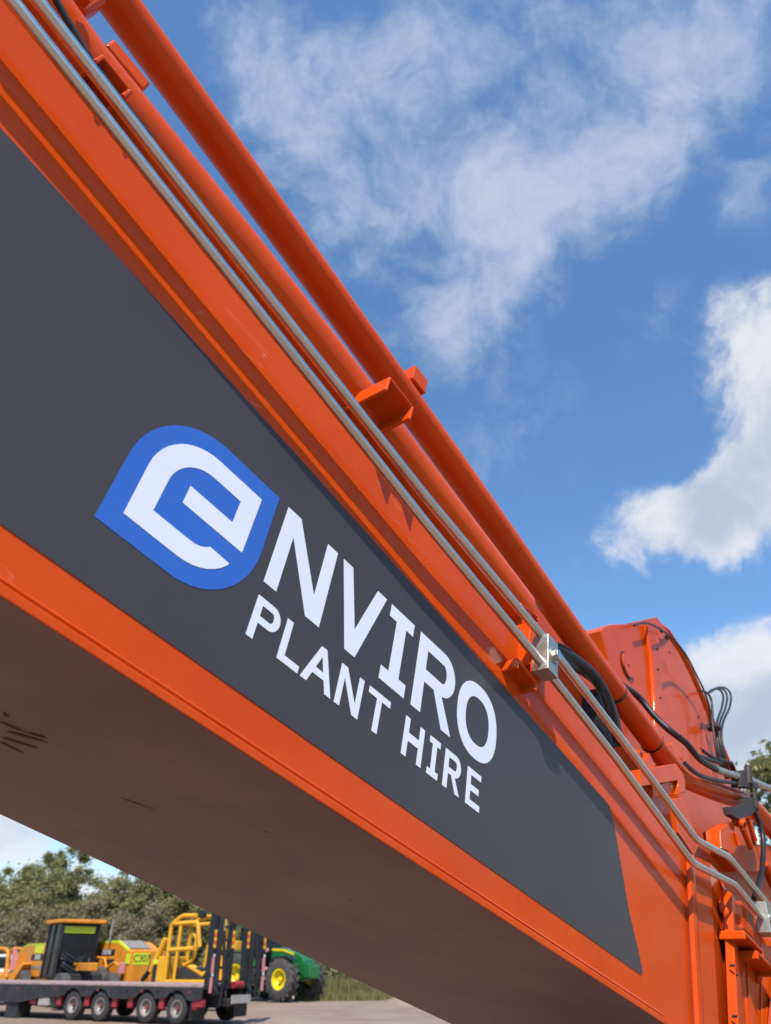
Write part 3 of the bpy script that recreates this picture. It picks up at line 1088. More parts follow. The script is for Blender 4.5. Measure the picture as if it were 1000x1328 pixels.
def wheel(parent, x, y, r, w, tyre, rim, hub=None, lugs=0, side=-1, rim_r=.55):
    """tyre and rim as one wheel part with rim as its child; axis along Y, outer face towards side"""
    T = Tr((x, y, r))
    rr = r * rim_r
    hw = w / 2
    prof = [(rr, -hw * .8), (rr * 1.12, -hw), (r * .90, -hw), (r * .985, -hw * .8), (r, -hw * .45), (r, hw * .45), (r * .985, hw * .8), (r * .90, hw), (rr * 1.12, hw), (rr, hw * .8), (rr, -hw * .8)]
    mb = MB().lathe(prof, T, 30)
    if lugs:
        for k in range(lugs):
            for sd_ in (-1, 1):
                a = 2 * math.pi * (k + (.5 if sd_ > 0 else 0)) / lugs
                mb.box(-.035, .035, -hw * .55, hw * .5, -.03, .045, T @ Matrix.Rotation(a, 4, 'Y') @ Tr((0, sd_ * hw * .48, r)) @ Matrix.Rotation(sd_ * .6, 4, 'Z'))
    o = mb.build('wheel', tyre, parent, smooth=True)
    s_ = side
    prof = [(.0001, s_ * hw * .30), (rr * .30, s_ * hw * .30), (rr * .34, s_ * hw * .12), (rr * .55, s_ * hw * .05), (rr * .80, s_ * hw * .45), (rr * .86, s_ * hw * .88), (rr * 1.02, s_ * hw * .93), (rr * 1.0, 0)]
    MB().lathe(prof, T, 26).build('rim', rim, o, smooth=True)
    if hub:
        MB().lathe([(.0001, s_ * hw * .75), (rr * .24, s_ * hw * .72), (rr * .28, s_ * hw * .3)], T, 14).build('hub', hub, o, smooth=True)
    return o


# ---- low loader trailer.  local x = towards its tail, y = away from the viewer
t0 = Vector((-5.92, 25.1, 0))
ang = math.atan2(-.502, .865)
tr = empty('low_loader_trailer', t0, ang)
tag(tr, 'long dark flat deck trailer with timber deck parked in front of the yellow machines', 'trailer')
FY = -.06
# side frame with wheel arches
pts = [(.95, .90), (.95, .62), (.62, .58)]


def archpts(xc, r=.47, z0=.36):
    return [(xc + r * math.cos(math.radians(a)), z0 + r * math.sin(math.radians(a))) for a in range(32, 150, 14)]


for xc in (0, -1.2):
    pts += archpts(xc)
pts += [(-1.95, .58), (-2.35, .58)]
for xc in (-3.1, -4.3):
    pts += archpts(xc)
pts += [(-4.95, .58), (-5.6, .56), (-6.8, .40), (-12.5, .38), (-12.5, .90)]
for yy in (FY, 2.36):
    MB().prism([(a, yy, b) for a, b in pts], (0, .05, 0)).build('side_frame', M['charcoal'], tr)
for k in range(30):
    x1 = .95 - k * .45
    MB().box(x1 - .445, x1, FY + .0, 2.42, .903, .95).build('deck_plank', M['timber'], tr)
MB().box(-12.5, .95, .6, .75, .4, .90).box(-12.5, .95, 1.6, 1.75, .4, .90).build('chassis_rail', M['charcoal'], tr)
for xc in (0, -1.2, -3.1, -4.3):
    wheel(tr, xc, .13, .385, .26, M['tyre_dark'], M['rim_grey'], M['hub_red'])
    wheel(tr, xc, 2.2, .385, .26, M['tyre_dark'], M['rim_grey'], M['hub_red'], side=1)
    MB().tube([(xc, .2, .42), (xc, 2.1, .42)], .06, 10).build('axle', M['charcoal'], tr)
for xc in (.62, -.6, -1.85, -2.5, -3.7, -4.95):
    MB().box(xc - .10, xc + .10, .0, .12, .36, .64).build('spring_hanger', M['red'], tr, bevel=.02)
MB().box(.6, .98, -.02, .1, .44, .60).build('corner_guard', M['red'], tr)
MB().box(-5.85, -5.35, -.04, .3, .34, .62).build('toolbox', M['grey_box'], tr, bevel=.02)
MB().box(-6.3, -6.0, .0, .3, .38, .62).build('bracket', M['red'], tr)
MB().box(-7.4, -6.8, .0, .5, .0, .5).build('landing_leg', M['charcoal'], tr)
for k in range(14):
    x1 = .5 - k * .62
    MB().box(x1 - .05, x1 + .05, FY - .008, FY - .001, .76, .81).build('lashing_slot', M['black'] if k % 3 else M['hub_red'], tr)
MB().box(.55, .6, -.02, .55, .12, .62).build('mudflap', M['rubber'], tr)
MB().box(.55, .6, 1.8, 2.4, .12, .62).build('mudflap', M['rubber'], tr)
MB().box(.9, 1.25, .7, 1.6, .42, .62).build('tail_beam', M['charcoal'], tr, bevel=.03)
MB().lathe([(.0001, -.2), (.09, -.2), (.09, .2), (.0001, .2)], Tr((1.2, 1.15, .95)), 12).build('tail_lamp', M['red'], tr)
MB().box(1.3, 1.36, .8, 1.6, .5, .7).build('number_plate', M['grey_box'], tr)
# raised ramps: each a ladder of two beams and rungs
for y0, name in ((-.05, 0), (1.45, 1)):
    rp = MB().box(.98, 1.16, y0, y0 + .16, .85, 3.9).build('ramp', M['black'], tr, bevel=.01)
    MB().box(.98, 1.16, y0 + .80, y0 + .96, .85, 3.9).build('ramp_beam', M['black'], rp, bevel=.01)
    MB().box(1.02, 1.12, y0 + .28, y0 + .46, .7, 3.9).build('ramp_beam', M['charcoal'], rp, bevel=.01)
    for k in range(9):
        zz = 1.0 + k * .34
        MB().box(1.03, 1.09, y0 + .16, y0 + .80, zz, zz + .07).build('rung', M['charcoal'], rp)
    MB().tube([(1.2, y0 + .5, .6), (1.25, y0 + .5, 1.2), (1.1, y0 + .5, 2.3)], .05, 10).build('ramp_cylinder', M['black'], rp, smooth=True)
    MB().tube([(1.1, y0 + .5, 2.2), (1.06, y0 + .5, 3.2)], .028, 10).build('cylinder_rod', M['rim_grey'], rp, smooth=True)
    MB().tube(smooth_path([(1.1, y0 + .2, 1.0), (1.35, y0 + .25, .75), (1.3, y0 + .6, .6), (1.1, y0 + .8, .9)]), .02, 8).build('air_hose', M['rubber'], rp, smooth=True)
    for yb in (y0 + .08, y0 + .88):
        for k in range(5):
            MB().box(1.162, 1.17, yb - .05, yb + .05, 2.22 - k * .09, 2.305 - k * .09).build('warning_stripe', M['tape_red'] if k % 2 else M['tape_yellow'], rp)
    yb = y0 + .08 if name == 0 else y0 + .88
    for zz in (1.15, 1.62):
        MB().box(1.162, 1.18, yb - .05, yb + .05, zz - .38, zz).build('reflector', M['pink'], rp)
        MB().lathe([(.0001, 1.0), (.045, 1.0)], Tr((1.19, yb, zz + .05)) @ Matrix.Rotation(-math.pi / 2, 4, 'Z') @ Tr((0, -1, 0)), 12).build('marker_lamp', M['white'], rp)

# ---- motor grader (left), nose towards the lower right
gang = math.atan2(-.77, .64)


def text_part(parent, txt, size, T, m, name='lettering'):
    cu = bpy.data.curves.new(name, 'FONT')
    cu.body = txt
    cu.size = size
    cu.extrude = .004
    cu.align_x = 'CENTER'
    cu.align_y = 'CENTER'
    tmp = bpy.data.objects.new(name, cu)
    COL.objects.link(tmp)
    dg = bpy.context.evaluated_depsgraph_get()
    me = bpy.data.meshes.new_from_object(tmp.evaluated_get(dg))
    bpy.data.objects.remove(tmp)
    me.transform(T)
    me.materials.clear()
    me.materials.append(m)
    o = bpy.data.objects.new(name, me)
    COL.objects.link(o)
    o.parent = parent
    return o


FACE_R = Matrix.Rotation(math.pi / 2, 4, 'X')      # text on a face looking to -Y


def place(px_, Y):
    """world x for a picture column at ground distance Y (near the horizon row)"""
    c = Y / (.8536 + (584 / FPX) * .521)
    return (px_ - CX) / FPX * c


gy = 37.5
gr = empty('motor_grader', (place(22, gy + 1.0), gy + 1.0, 0), gang)
gr.scale = (.93, .93, .93)
tag(gr, 'yellow grader with black glazed cab and flat orange roof behind the trailer', 'grader')
for x, y in ((0, 0), (1.45, 0), (0, 2.1), (1.45, 2.1)):
    wheel(gr, x, y, .66, .42, M['tyre'], M['amber'], side=-1 if y == 0 else 1, rim_r=.5)
hd = MB().prism([(-.9, .25, 1.05), (-.9, .25, 1.95), (-.3, .25, 2.22), (.3, .25, 2.33), (3.1, .25, 2.33), (3.1, .25, 1.05)], (0, 1.6, 0)).build('engine_hood', M['amber'], gr, bevel=.04)
for k in range(5):
    MB().box(-.75 + k * .25, -.66 + k * .25, .215, .249, 1.3, 2.0).build('louvre', M['amber'], hd)
MB().prism([(-.9, .24, 1.93), (-.3, .24, 2.20), (.3, .24, 2.31), (3.1, .24, 2.31), (3.1, .24, 2.36), (.3, .24, 2.37), (-.3, .24, 2.26), (-.9, .24, 1.99)], (0, 1.62, 0)).build('lime_stripe', M['lime'], hd)
MB().box(1.5, 2.7, .236, .246, 1.98, 2.3).build('lime_sticker', M['lime'], hd)
MB().box(1.2, 2.95, .236, .246, 1.70, 1.94).build('name_plate', M['black'], hd)
text_part(hd, 'DEERE', .27, Tr((2.1, .234, 1.82)) @ FACE_R, M['white'])
MB().box(1.2, 2.9, .236, .246, 1.36, 1.48).build('grey_stripe', M['rim_grey'], hd)
MB().box(-1.0, 3.6, .35, 1.75, .75, 1.06).build('rear_frame', M['amber'], gr, bevel=.03)
MB().box(-1.05, -.9, .0, .35, 1.3, 2.2).build('reflector_board', M['pink'], gr)
cb = MB().box(3.15, 4.75, .22, 1.88, 1.05, 3.12).build('cab', M['glass'], gr, bevel=.05)
for x in (3.15, 3.9, 4.72):
    for y in (.20, 1.86):
        MB().box(x - .05, x + .05, y - .03, y + .06, 1.0, 3.12).build('cab_pillar', M['black'], cb)
MB().box(3.85, 4.75, .18, .215, 1.05, 1.12).box(3.85, 4.75, .18, .215, 2.0, 2.06).build('door_rail', M['charcoal'], cb)
MB().box(3.0, 5.0, .0, 2.1, 3.12, 3.28).build('cab_roof', M['amber'], gr, bevel=.05)
MB().box(4.77, 4.79, .3, 1.7, 2.75, 3.0).build('lime_visor', M['lime'], cb)
MB().tube([(4.9, .2, 1.0), (4.9, .2, 3.55)], .03, 8).build('flag_pole', M['charcoal'], gr)
MB().box(4.0, 7.0, .85, 1.25, 1.3, 1.6).build('gooseneck_beam', M['amber'], gr, bevel=.03)
MB().tube([(4.1, .4, 1.1), (4.6, .4, 1.9), (5.1, .5, 1.5)], .06, 8).build('lift_cylinder', M['charcoal'], gr, smooth=True)
MB().tube([(4.1, 1.6, 1.1), (4.5, 1.7, 2.0), (5.1, 1.6, 1.4)], .06, 8).build('lift_cylinder', M['charcoal'], gr, smooth=True)
MB().box(4.9, 6.0, .2, 1.9, .4, 1.2).build('blade_circle', M['charcoal'], gr, bevel=.05)
for k, (x_, z_) in enumerate(((5.0, 1.9), (5.25, 1.75), (5.5, 1.95), (5.2, 1.5), (5.6, 1.55))):
    MB().tube([(x_, .3, z_), (x_ + .2, .8, z_ - .3), (x_, 1.2, z_ - .1)], .06, 8).build('hydraulic_line', M['black'], gr, smooth=True)
wheel(gr, 6.6, 0, .62, .4, M['tyre'], M['amber'], rim_r=.5)
wheel(gr, 6.6, 2.1, .62, .4, M['tyre'], M['amber'], side=1, rim_r=.5)
MB().tube([(6.6, 0, .62), (6.6, 2.1, .62)], .12, 10).build('axle', M['amber'], gr)

# ---- second yellow machine showing its counterweight with a number
ly = 36.0
wl = empty('wheel_loader', (place(132, ly), ly, 0), math.atan2(-.66, .75))
tag(wl, 'yellow loader with sloping hood and numbered counterweight standing right of the grader', 'loader')
wheel(wl, 0, .0, .68, .45, M['tyre'], M['amber'], rim_r=.5)
wheel(wl, .0, 2.3, .68, .45, M['tyre'], M['amber'], side=1, rim_r=.5)
wheel(wl, -2.9, .0, .68, .45, M['tyre'], M['amber'], rim_r=.5)
wheel(wl, -2.9, 2.3, .68, .45, M['tyre'], M['amber'], side=1, rim_r=.5)
hd = MB().prism([(-1.6, .35, 1.0), (-1.6, .35, 2.25), (.45, .35, 2.25), (1.25, .35, 1.95), (1.25, .35, .9)], (0, 1.6, 0)).build('engine_hood', M['amber'], wl, bevel=.04)
MB().prism([(-1.6, .34, 2.2), (.45, .34, 2.2), (1.25, .34, 1.90), (1.25, .34, 1.98), (.45, .34, 2.29), (-1.6, .34, 2.29)], (0, .12, 0)).build('lime_stripe', M['lime'], hd)
MB().prism([(.45, .48, 2.27), (1.2, .48, 1.99), (1.2, 1.5, 1.99), (.45, 1.5, 2.27)], (0, 0, .03)).build('hood_glass', M['rim_grey'], hd)
MB().box(-.9, .3, .335, .349, 1.75, 1.98).build('name_plate', M['black'], hd)
text_part(hd, 'DEERE', .25, Tr((-.3, .333, 1.865)) @ FACE_R, M['white'])
MB().box(-.5, .4, .335, .349, 1.45, 1.62).build('vent_grille', M['charcoal'], hd)
MB().tube([(-.1, .25, 2.2), (-.05, .25, 3.1)], .05, 10).build('exhaust_stack', M['rim_grey'], wl, smooth=True)
cw = MB().box(1.3, 1.65, .3, 1.95, .5, 1.92).build('counterweight', M['amber'], wl, bevel=.05)
for y in (.24,):
    MB().box(1.32, 1.64, y + .03, y + .055, 1.45, 1.8).build('lime_sticker', M['lime'], cw)
pb = MB().box(1.66, 1.74, .35, 1.15, .45, 1.92).build('push_block', M['amber'], wl, bevel=.03)
MB().box(1.742, 1.75, .37, 1.13, 1.42, 1.84).build('lime_sticker', M['lime'], pb)
text_part(pb, 'C307', .36, Tr((1.753, .75, 1.63)) @ Matrix.Rotation(math.pi / 2, 4, 'Z') @ FACE_R, M['text_black'])
for y in (.15, 2.1):
    MB().box(1.2, 1.45, y - .1, y + .1, 1.1, 1.5).build('tail_lamp', M['pink'], wl, bevel=.03)
MB().tube([(.3, .1, 1.3), (.9, .05, 1.5), (1.3, .1, 1.35)], .06, 10).build('grab_rail', M['amber'], wl, smooth=True)
MB().tube([(-1.2, .1, 1.2), (-.9, .1, 1.7), (.0, .1, 1.65), (.35, .1, 1.2)], .05, 10).build('grab_rail', M['amber'], wl, smooth=True)
MB().box(-1.8, 1.2, .2, 2.0, .7, 1.0).build('chassis', M['amber'], wl, bevel=.03)
MB().box(-3.4, -1.7, .5, 1.9, .8, 1.3).build('front_frame', M['amber'], wl, bevel=.03)

# ---- machine frame with yellow roll bars
fy = 33.0
fm = empty('telehandler', (place(212, fy), fy, 0), math.radians(-22))
tag(fm, 'bright yellow machine with open roll bar cage behind the trailer tail', 'telehandler')


def bar(name, pts, r=.08, m='yellow', parent=fm):
    return MB().tube(fillet(pts, .12, 4), r, 10).build(name, M[m], parent, smooth=True)


bar('cage_post', [(.15, 0, .6), (.15, 0, 2.75), (.6, 0, 3.05), (1.2, 0, 3.05)])
bar('cage_post', [(.15, 1.3, .6), (.15, 1.3, 2.75), (.6, 1.3, 3.05), (1.2, 1.3, 3.05)])
bar('cage_post', [(.55, 0, .6), (.6, 0, 2.8)], .065)
bar('cage_post', [(1.55, 0, 2.0), (1.35, 0, 2.82), (.2, 0, 2.78)])
bar('cage_post', [(1.55, 1.3, 2.0), (1.35, 1.3, 2.82), (.2, 1.3, 2.78)])
bar('cage_rail', [(.15, 0, 1.9), (1.3, 0, 1.95)])
bar('cage_rail', [(.2, 0, 2.8), (.2, 1.3, 2.8)])
bar('cage_rail', [(1.2, 0, 3.05), (1.2, 1.3, 3.05)])
bar('control_arm', [(.8, .2, 1.4), (1.2, .2, 1.6), (1.25, .2, 2.3), (1.0, .2, 2.5)], .07)
bar('control_arm', [(.7, .3, 1.5), (1.7, .3, 1.1)], .12)
bar('control_arm', [(1.5, .5, 1.2), (1.6, .5, 2.1)], .05)
MB().box(-.25, .1, -.05, 1.4, .55, 1.7).build('side_tank', M['yellow'], fm, bevel=.05)
MB().box(-.55, -.25, .1, 1.2, .4, 1.4).build('battery_box', M['charcoal'], fm, bevel=.03)
MB().box(-.5, -.3, .05, .12, 1.45, 1.6).build('lime_sticker', M['lime'], fm)
MB().box(.2, 1.9, -.05, 1.4, .55, .95).build('chassis', M['yellow'], fm, bevel=.05)
MB().box(.45, 1.7, .2, 1.2, .95, 1.35).build('seat_base', M['charcoal'], fm, bevel=.05)
MB().lathe([(.0001, -.12), (.13, -.12), (.15, .0), (.13, .12), (.0001, .12)], Tr((1.45, .1, 3.1)), 14).build('work_lamp', M['black'], fm, smooth=True)
MB().tube([(-.75, .3, 1.2), (-.25, .3, 2.3)], .12, 10).build('rear_arm', M['yellow'], fm, smooth=True)
MB().tube([(-1.1, .3, .9), (-.45, .3, 1.7)], .09, 10).build('rear_arm', M['black'], fm, smooth=True)
for x in (-.2, 1.7):
    wheel(fm, x, -.1, .42, .3, M['tyre'], M['yellow'])
    wheel(fm, x, 1.5, .42, .3, M['tyre'], M['yellow'], side=1)
# mast of the same machine seen between the ramps
bar('mast_rail', [(2.2, .6, .9), (2.2, .6, 3.3), (2.9, .6, 3.3)])
bar('mast_rail', [(2.2, .9, .9), (2.2, .9, 2.9), (2.9, .9, 2.9)])
MB().box(2.1, 2.9, .4, .8, 1.9, 2.2).build('carriage', M['yellow'], fm, bevel=.03)
MB().box(1.9, 3.0, .3, 1.3, .6, .9).build('carriage', M['yellow'], fm, bevel=.03)

# ---- tractor
ty = 40.5
tt = empty('tractor', (place(311, ty + 1.2), ty + 1.2, 0), -.62)
tag(tt, 'green farm tractor with yellow wheel centres parked right of the trailer ramps', 'tractor')
wheel(tt, 0, 0, .95, .6, M['tyre'], M['rim_yellow'], lugs=20, rim_r=.52)
wheel(tt, 0, 2.0, .95, .6, M['tyre'], M['rim_yellow'], lugs=20, side=1, rim_r=.52)
wheel(tt, 2.75, .05, .84, .52, M['tyre'], M['rim_yellow'], M['rim_yellow'], lugs=18, rim_r=.5)
wheel(tt, 2.75, 1.95, .84, .52, M['tyre'], M['rim_yellow'], M['rim_yellow'], lugs=18, side=1, rim_r=.5)
hd = MB().prism([(1.45, .62, 1.15), (1.45, .62, 2.10), (2.2, .62, 2.08), (3.2, .62, 1.85), (3.55, .62, 1.6), (3.6, .62, 1.1)], (0, .78, 0)).build('bonnet', M['green'], tt, bevel=.06)
MB().prism([(1.5, .60, 1.98), (2.2, .60, 1.96), (2.9, .60, 1.80), (2.9, .60, 1.88), (2.2, .60, 2.05), (1.5, .60, 2.07)], (0, .82, 0)).build('yellow_stripe', M['rim_yellow'], hd)
for k in range(8):
    MB().box(1.7 + k * .16, 1.77 + k * .16, .595, .619, 1.25, 1.68).build('grille_slat', M['green'], hd)
MB().box(-.2, 3.4, .65, 1.35, .75, 1.15).build('chassis', M['green'], tt, bevel=.04)
MB().box(3.3, 3.85, .55, 1.45, .85, 1.35).build('front_weight', M['green'], tt, bevel=.05)
MB().prism([(3.05, .5, 1.35), (3.55, .5, 1.5), (3.95, .5, 1.45), (4.0, .5, .95), (3.7, .5, .9)], (0, .14, 0)).build('loader_mount', M['green'], tt, bevel=.02)
cb = MB().prism([(-.35, .35, 1.35), (-.45, .35, 2.95), (1.05, .35, 2.95), (1.35, .35, 1.2), (.6, .35, 1.1)], (0, 1.3, 0)).build('cab', M['glass'], tt, bevel=.04)
for q in ((1.05, 2.95, 1.36, 1.2), (.35, 2.95, .4, 1.2), (-.45, 2.95, -.38, 1.4)):
    MB().prism([(q[0], .32, q[1]), (q[0] + .08, .32, q[1]), (q[2] + .08, .32, q[3]), (q[2], .32, q[3])], (0, .03, 0)).build('cab_pillar', M['black'], cb)
MB().box(-.6, 1.2, .2, 1.8, 2.95, 3.12).build('cab_roof', M['green'], tt, bevel=.06)
MB().prism([(-.75, -.28, 1.75), (-.4, -.28, 2.02), (.4, -.28, 2.02), (.95, -.28, 1.35), (.85, -.28, 1.3), (.35, -.28, 1.93), (-.35, -.28, 1.93), (-.7, -.28, 1.68)], (0, .55, 0)).build('mudguard', M['green'], tt, bevel=.02)
MB().prism([(2.1, -.18, 1.45), (2.35, -.18, 1.72), (3.1, -.18, 1.76), (3.4, -.18, 1.6), (3.1, -.18, 1.70), (2.4, -.18, 1.66)], (0, .45, 0)).build('mudguard', M['black'], tt)
for k in range(3):
    MB().box(1.0, 1.5, .05, .45, .45 + k * .32, .50 + k * .32).build('cab_step', M['green'], tt)
MB().box(1.15, 1.5, -.05, .1, 1.4, 1.75).build('lime_sticker', M['lime'], tt)
MB().tube([(1.5, .2, 1.2), (1.55, .2, 2.6)], .03, 8).build('mirror_arm', M['black'], tt)
MB().box(1.5, 1.75, .1, .3, 1.9, 2.3).build('mirror', M['black'], tt, bevel=.03)
for zz in (1.25, .9, 2.0):
    MB().lathe([(.0001, -.05), (.07, -.05), (.08, .03)], Tr((1.75, .0, zz)), 12).build('work_lamp', M['pink'], tt, smooth=True)

# ---- orange loader and white utility at the left edge
oy = 38.0
ol = empty('skid_loader', (place(-8, oy), oy, 0), -.5)
tag(ol, 'small orange loader with rounded roll bar at the far left edge', 'loader')
MB().tube(fillet([(-.8, 0, 1.0), (-.7, 0, 2.05), (.75, 0, 2.0), (.95, 0, 1.3), (1.05, 0, .95)], .25, 6), .07, 10).build('roll_bar', M['amber'], ol, smooth=True)
MB().tube(fillet([(-.8, 1.3, 1.0), (-.7, 1.3, 2.05), (.75, 1.3, 2.0), (.95, 1.3, 1.3), (1.05, 1.3, .95)], .25, 6), .07, 10).build('roll_bar', M['amber'], ol, smooth=True)
MB().tube([(-.3, 0, 1.9), (.3, 0, 1.0)], .06, 10).build('lift_cylinder', M['charcoal'], ol, smooth=True)
MB().prism([(-1.2, .1, .5), (-1.2, .1, 1.15), (.4, .1, 1.05), (1.1, .1, 1.1), (1.7, .1, 1.5), (1.85, .1, 1.45), (1.3, .1, .7), (1.0, .1, .5)], (0, 1.1, 0)).build('body', M['amber'], ol, bevel=.05)
for x in (-.7, .55):
    wheel(ol, x, -.05, .42, .3, M['tyre'], M['amber'])
    wheel(ol, x, 1.35, .42, .3, M['tyre'], M['amber'], side=1)

uy = 44.0
ut = empty('parked_ute', (place(-10, uy), uy, 0), -.25)
tag(ut, 'white utility car partly hidden behind the small orange loader', 'ute')
MB().prism([(-2.4, 0, .55), (-2.4, 0, 1.15), (-.6, 0, 1.2), (-.2, 0, 1.85), (1.0, 0, 1.85), (1.55, 0, 1.2), (2.5, 0, 1.05), (2.55, 0, .55)], (0, 1.8, 0)).build('body', M['white'], ut, bevel=.06)
MB().prism([(-.3, -.01, 1.25), (-.1, -.01, 1.75), (.95, -.01, 1.75), (1.35, -.01, 1.25)], (0, .01, 0)).build('side_window', M['glass'], ut)
for x in (-1.5, 1.6):
    wheel(ut, x, .1, .36, .24, M['tyre_dark'], M['rim_grey'])
    wheel(ut, x, 1.7, .36, .24, M['tyre_dark'], M['rim_grey'], side=1)


# ================================================================== TREES
def leaf_mesh(name, clusters, per, size, mat_, seed):
    r = np.random.default_rng(seed)
    C = np.array(clusters)                     # x y z radius
    n = len(C) * per
    c = np.repeat(C, per, axis=0)
    v = r.normal(size=(n, 3))
    v /= np.linalg.norm(v, axis=1)[:, None]
    rad = c[:, 3] * np.abs(r.normal(0, .62, n))
    pos = c[:, :3] + v * rad[:, None] * np.array([1, 1, .75])
    a = r.normal(size=(n, 3))
    a /= np.linalg.norm(a, axis=1)[:, None]
    b = np.cross(a, r.normal(size=(n, 3)))
    b /= np.linalg.norm(b, axis=1)[:, None]
    sz = (size * (.6 + .8 * r.random(n)))[:, None]
    quad = np.stack([pos - a * sz, pos + b * sz * .42, pos + a * sz, pos - b * sz * .42], axis=1).reshape(-1, 3)
    me = bpy.data.meshes.new(name)
    me.vertices.add(len(quad))
    me.vertices.foreach_set('co', quad.astype(np.float32).ravel())
    me.loops.add(len(quad))
    me.loops.foreach_set('vertex_index', np.arange(len(quad), dtype=np.int32))
    me.polygons.add(n)
    me.polygons.foreach_set('loop_start', np.arange(0, len(quad), 4, dtype=np.int32))
    me.polygons.foreach_set('loop_total', np.full(n, 4, dtype=np.int32))
    me.update(calc_edges=True)
    me.materials.append(mat_)
    return me


def make_tree_meshes(seed, H, spread, mat_, per=110, size=.17, low=.12):
    rr = random.Random(seed)
    mb = MB()
    cl = []
    nst = rr.choice((1, 2, 2, 3))
    for s_ in range(nst):
        bx, by = rr.uniform(-.4, .4) * (nst > 1), rr.uniform(-.4, .4) * (nst > 1)
        lean = Vector((rr.uniform(-.15, .15), rr.uniform(-.15, .15), 1))
        pts = []
        p = Vector((bx, by, -.15))
        th = H * rr.uniform(.6, .78)
        for k in range(7):
            pts.append(p.copy())
            p = p + lean * th / 6 + Vector((rr.uniform(-.2, .2), rr.uniform(-.2, .2), 0))
        mb.tube(pts, [H * .018 * (1 - .12 * k) for k in range(7)], 8)
        for k in range(2, 7):
            for j in range(3):
                a = rr.uniform(0, 6.28)
                L = spread * rr.uniform(.35, .95) * (1 - .07 * k)
                e = pts[k] + Vector((math.cos(a) * L, math.sin(a) * L, H * rr.uniform(.02, .2)))
                mb.tube([pts[k], (pts[k] + e) / 2 + Vector((0, 0, .2)), e], [H * .008, H * .006, H * .003], 6)
                cl.append((e.x, e.y, e.z, spread * rr.uniform(.16, .32)))
    for k in range(46):
        a = rr.uniform(0, 6.28)
        z = rr.uniform(low, .98)
        rad = spread * math.sqrt(max(.05, 1 - ((z - .55) / .5) ** 2)) * rr.uniform(.4, 1.0)
        cl.append((math.cos(a) * rad, math.sin(a) * rad, H * z, spread * rr.uniform(.12, .26)))
    crown = leaf_mesh('crown', cl, per, size, mat_, seed)
    return mb, crown


protos = []
for i, (H, sp, mk, low) in enumerate(((8.0, 2.9, 'leaf_a', .15), (7.2, 3.0, 'leaf_b', .12), (6.5, 3.1, 'leaf_a', .08), (5.6, 2.8, 'leaf_c', .05), (9.5, 3.0, 'leaf_b', .45))):
    mb, crown = make_tree_meshes(40 + i, H, sp, M[mk], per=420, size=.11, low=low)
    me = bpy.data.meshes.new('trunk')
    me.from_pydata(mb.v, [], mb.f)
    me.materials.append(M['bark'])
    me.shade_smooth()
    protos.append((me, crown))


def tree(k, x, y, sc_, rz, label, group='gum trees along the far side of the yard', name='gum_tree', zs=1.0):
    r_ = empty(name, (x, y, -.1), rz)
    r_.scale = (sc_, sc_, sc_ * zs)
    tag(r_, label, 'tree', group)
    for nm, me in zip(('trunk', 'crown'), protos[k]):
        o = bpy.data.objects.new(nm, me)
        COL.objects.link(o)
        o.parent = r_
    return r_


NAMED = [
    # px column, distance, proto, scale, label
    (4, 66, 1, 1.18, 'dark gum tree at the left edge behind the grader'),
    (62, 72, 4, 1.08, 'tallest gum tree with a rounded airy crown above the tree line'),
    (28, 62, 2, .92, 'low olive gum tree left of the tall airy one'),
    (92, 64, 2, .86, 'short olive tree just behind the grader cab roof'),
    (126, 70, 0, .90, 'small tree with a narrow tip between the tall tree and the dense clump'),
    (156, 63, 0, .97, 'broad dense gum tree whose crown nearly touches the boom'),
    (118, 58, 3, .90, 'low brownish scrub tree right of the grader cab'),
    (186, 60, 1, .98, 'leafy gum tree above the numbered loader'),
    (176, 55, 3, .85, 'brown scrub tree between the loader and the yellow cage'),
    (214, 62, 2, 1.12, 'gum tree rising directly behind the yellow roll bars'),
    (246, 60, 0, .95, 'green gum tree beside the raised trailer ramps'),
    (280, 58, 1, .9, 'gum tree glimpsed between the trailer ramps'),
    (60, 56, 3, .78, 'low scrub tree directly behind the cab of the grader'),
    (10, 55, 3, .82, 'low scrub tree behind the orange roll bar at left'),
]
for i, (pxx, Y, k, sc_, lab) in enumerate(NAMED):
    tree(k, place(pxx, Y), Y, sc_, i * 1.3, lab)
HID = 'gum tree hidden behind the boom in the far tree line'
for i in range(16):
    px_ = 320 + i * 52
    Y = 60 + (i * 37 % 11)
    if i % 4 == 3 and px_ < 900:
        continue
    tree(i % 4, place(px_, Y), Y, .82 + .02 * (i % 5), i * .9, HID, group='trees hidden behind the boom')
for i in range(5):
    tree(i % 4, place(-60 - i * 60, 66), 66 - i, 1.0, i * 2.0, 'gum tree standing off beyond the left edge', group='trees left of the picture')
# near tree at the right edge
mb, crown = make_tree_meshes(77, 11.2, 3.4, M['leaf_b'], per=360, size=.16, low=.2)
nt_ = empty('gum_tree', (20.5, 40.0, -.1), 1.0)
tag(nt_, 'taller green gum tree showing at the right edge beside the hydraulic hoses', 'tree')
o = mb.build('trunk', M['bark'], nt_, smooth=True)
o = bpy.data.objects.new('crown', crown)
COL.objects.link(o)
o.parent = nt_
# unseen wood right and behind, added so the boom's side reflects dark trees
cl = []
for i in range(420):
    a = math.radians(random.uniform(-150, 48))
    R_ = random.uniform(44, 60)
    cl.append((math.cos(a) * R_, math.sin(a) * R_, random.uniform(.3, 7.5 + 2.5 * math.sin(a * 9)), random.uniform(1.4, 2.8)))
me = leaf_mesh('reflection_woodland', cl, 260, .26, M['leaf_a'], 15)
o = bpy.data.objects.new('reflection_woodland', me)
COL.objects.link(o)
tag(o, 'unseen wood of gum trees added for dark reflections on the boom', 'reflection_woodland', kind='stuff')
